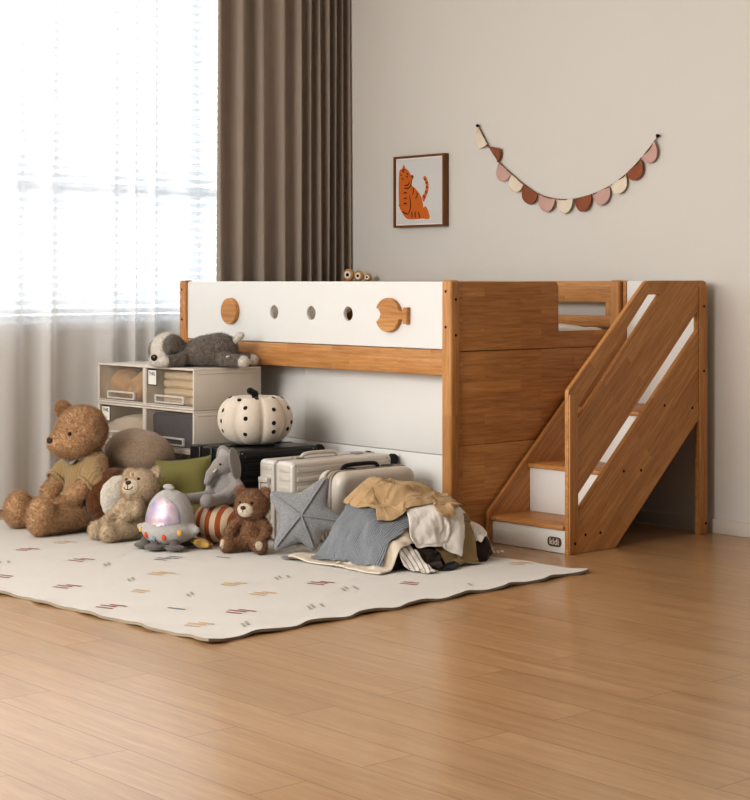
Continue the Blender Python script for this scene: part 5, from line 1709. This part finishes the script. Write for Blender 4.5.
M['g_dark'] = m_cloth('dark brown wool', (58, 46, 40), 300, 0.7, 0.15)
M['g_khaki'] = m_cloth('khaki cotton', (150, 128, 92), 500, 0.4, 0.08)
M['g_white'] = m_cloth('white cotton jersey', (226, 219, 210), 500, 0.4, 0.04)
M['g_cream'] = m_cloth('cream waffle cotton', (220, 208, 190), 260, 0.8, 0.04)
M['g_tan'] = m_cloth('tan cotton', (182, 153, 116), 700, 0.3, 0.06)
M['g_grey'] = m_cloth('mid grey cotton', (134, 128, 122), 400, 0.5, 0.1)
M['g_char'] = m_cloth('charcoal cotton', (56, 54, 56), 400, 0.5, 0.1)
def mat_stripe(name, c0, c1, scale, axis, thr=0.5):
    t = NT(name)
    v = t.coords()
    w = t.n('ShaderNodeTexWave', wave_type='BANDS', bands_direction=axis)
    w.inputs['Scale'].default_value = scale; w.inputs['Distortion'].default_value = 0.6
    t.l(v, w.inputs['Vector'])
    cs = t.ramp(w.outputs['Fac'], [(thr, s2l(c0)), (thr + 0.12, s2l(c1))])
    n = t.noise(v, 500, 2)
    return t.done(t.bsdf(cs, 0.95, 0, t.bump(n, 0.4, 0.001), sheen=0.1, spec=0.1))
M['g_stripe'] = mat_stripe('white and grey striped jersey', (220, 212, 202), (150, 146, 142), 22, 'DIAGONAL', 0.78)
M['g_blue'] = m_knit('slate blue waffle knit', (138, 142, 147), 40, 1.0, 'x', 0.72, 0.003)

# a rolled-up coat makes the core of the heap
core = soft([E((0.12, -0.44, 0.075), (0.235, 0.225, 0.150)), E((0.05, -0.37, 0.165), (0.18, 0.17, 0.145)), E((0.20, -0.32, 0.13), (0.16, 0.17, 0.135)), K((-0.02, -0.60, 0.045), (0.30, -0.62, 0.045), 0.050, 0.050), K((0.36, -0.54, 0.035), (0.36, -0.20, 0.06), 0.040, 0.065)],
            0.009, 0.03, lambda X: RUGZ + 0.001 - X[..., 2], lump=0.020, lscale=15)
cv = np.array(core.v)
i = np.clip(((cv[:, 0] - GX0) / GS).astype(int), 0, GN - 1); j = np.clip(((cv[:, 1] - GY0) / GS).astype(int), 0, GM - 1)
np.maximum.at(HF, (i, j), cv[:, 2])
B = HF.copy()
for _ in range(2):
    Pd = np.pad(B, 1, mode='edge')
    B = np.maximum.reduce([Pd[:-2, 1:-1], Pd[2:, 1:-1], Pd[1:-1, :-2], Pd[1:-1, 2:], B])
HF = np.where(HF > RUGZ + .002, HF, np.minimum(B, HF + 0.5 * (B - HF)))
single('rolled_coat', core, M['g_dark'], 'dark brown coat bundled in the middle of the heap of clothes', 'clothing', (0.1, -0.42, RUGZ), 180, 'clothes in the heap')

drape('grey_striped_top', 'white top with grey stripes trailing at the right end of the heap', tee(34, 26), 0.011, 0.285, -0.13, 40, M['g_stripe'], squeeze=0.55, rum=0.05, seed=3, fs=12)
drape('white_shirt', 'crumpled white shirt hanging over the right side of the heap', tee(40, 30), 0.012, 0.27, -0.21, 60, M['g_white'], squeeze=0.62, rum=0.05, seed=5, fs=10)
drape('khaki_shorts', 'khaki shorts tumbling down the right front of the heap', trousers(24, 24), 0.012, 0.375, -0.36, 75, M['g_khaki'], squeeze=0.62, rum=0.05, seed=8, fs=9)
drape('charcoal_vest', 'charcoal vest poking out low at the front of the heap', rect(18, 14), 0.011, 0.415, -0.47, 30, M['g_char'], squeeze=0.55, rum=0.05, seed=12, fs=12)
drape('brown_scarf', 'dark brown scarf crumpled in the hollow at the front of the heap', rect(34, 20), 0.011, 0.33, -0.54, 40, M['g_dark'], squeeze=0.62, rum=0.05, seed=13, fs=11)
drape('striped_cloth', 'small cream striped cloth lying at the front foot of the heap', rect(26, 10), 0.009, 0.40, -0.575, 15, M['g_stripe'], squeeze=0.7, rum=0.03, seed=14, fs=12)
drape('grey_shirt', 'grey shirt peeping out at the left foot of the heap beside the star', rect(16, 12), 0.009, -0.125, -0.745, 20, M['g_grey'], squeeze=0.6, rum=0.04, seed=15, fs=9)
drape('cream_blanket', 'cream waffle blanket spread down the left front of the heap', rect(54, 42), 0.0108, 0.105, -0.595, 3, M['g_cream'], thick=0.008, squeeze=0.92, rum=0.03, wr=0.005, seed=21, fs=5, bend=0.12)
drape('blue_knit_jumper', 'slate blue knitted jumper lying over the cream blanket', tee(54, 42, 0.30, 0.80), 0.0103, 0.128, -0.570, 7, M['g_blue'], thick=0.005, squeeze=0.86, rum=0.035, wr=0.007, seed=27, fs=6)
drape('white_trousers', 'white trousers folded over the right shoulder of the heap', rect(24, 30), 0.010, 0.345, -0.415, -28, M['g_white'], thick=0.006, wr=0.008, squeeze=0.62, rum=0.05, seed=33, fs=8)
drape('tan_shirt', 'crumpled tan cotton shirt on top of the heap', tee(66, 52, 0.40, 0.72), 0.0105, 0.145, -0.415, -14, M['g_tan'], thick=0.0025, squeeze=0.66, rum=0.085, wr=0.012, seed=41, fs=10, fric=0.05, bend=0.03)

# ================================================================== LIGHT
def area(name, loc, target, sx, sy, power, col):
    l = bpy.data.lights.new(name, 'AREA')
    l.shape = 'RECTANGLE'; l.size = sx; l.size_y = sy; l.energy = power; l.color = col
    o = bpy.data.objects.new(name, l); C.objects.link(o)
    o.location = loc
    o.rotation_euler = (Vector(target) - Vector(loc)).to_track_quat('-Z', 'Y').to_euler()
    return o
area('front_fill', (0.1, -6.0, 2.2), (-0.8, 0.8, 0.7), 3.0, 2.3, 232, (1.0, 0.985, 0.965))  # added fill lamp at the open front of the room; no window stands there

w = bpy.data.worlds.new('daylight'); bpy.context.scene.world = w
w.use_nodes = True
nt = w.node_tree; nt.nodes.clear()
tc = nt.nodes.new('ShaderNodeTexCoord'); sp = nt.nodes.new('ShaderNodeSeparateXYZ')
mr = nt.nodes.new('ShaderNodeMapRange'); mr.interpolation_type = 'SMOOTHSTEP'
mr.inputs['From Min'].default_value = 0.1; mr.inputs['From Max'].default_value = -0.5
mr.inputs['To Min'].default_value = 0.21; mr.inputs['To Max'].default_value = 4.0
cr = nt.nodes.new('ShaderNodeValToRGB')
cr.color_ramp.elements[0].color = (1.0, 0.97, 0.93, 1); cr.color_ramp.elements[1].color = (0.93, 0.97, 1.0, 1)
mr2 = nt.nodes.new('ShaderNodeMapRange'); mr2.inputs['From Min'].default_value = 0.1; mr2.inputs['From Max'].default_value = -0.5
bg = nt.nodes.new('ShaderNodeBackground'); ow = nt.nodes.new('ShaderNodeOutputWorld')
nt.links.new(tc.outputs['Generated'], sp.inputs[0])
nt.links.new(sp.outputs['X'], mr.inputs['Value']); nt.links.new(sp.outputs['X'], mr2.inputs['Value'])
nt.links.new(mr2.outputs[0], cr.inputs['Fac']); nt.links.new(cr.outputs['Color'], bg.inputs['Color'])
nt.links.new(mr.outputs[0], bg.inputs['Strength']); nt.links.new(bg.outputs[0], ow.inputs['Surface'])

# ================================================================== CAMERA
cam = bpy.data.cameras.new('camera')
cam.sensor_fit = 'VERTICAL'; cam.sensor_height = 36.0
cam.lens = 1715 / 800 * 36
cam.shift_y = -119 / 800
co = bpy.data.objects.new('camera', cam); C.objects.link(co)
co.location = (5.38, -5.11, 1.15)
co.rotation_euler = (R(90), 0, R(49))
cam.clip_end = 60
sc = bpy.context.scene
sc.camera = co
sc.view_settings.view_transform = 'Standard'
sc.view_settings.look = 'Medium High Contrast'
sc.view_settings.exposure = -0.25
sc.cycles.max_bounces = 10
sc.cycles.transparent_max_bounces = 16
sc.cycles.use_denoising = True
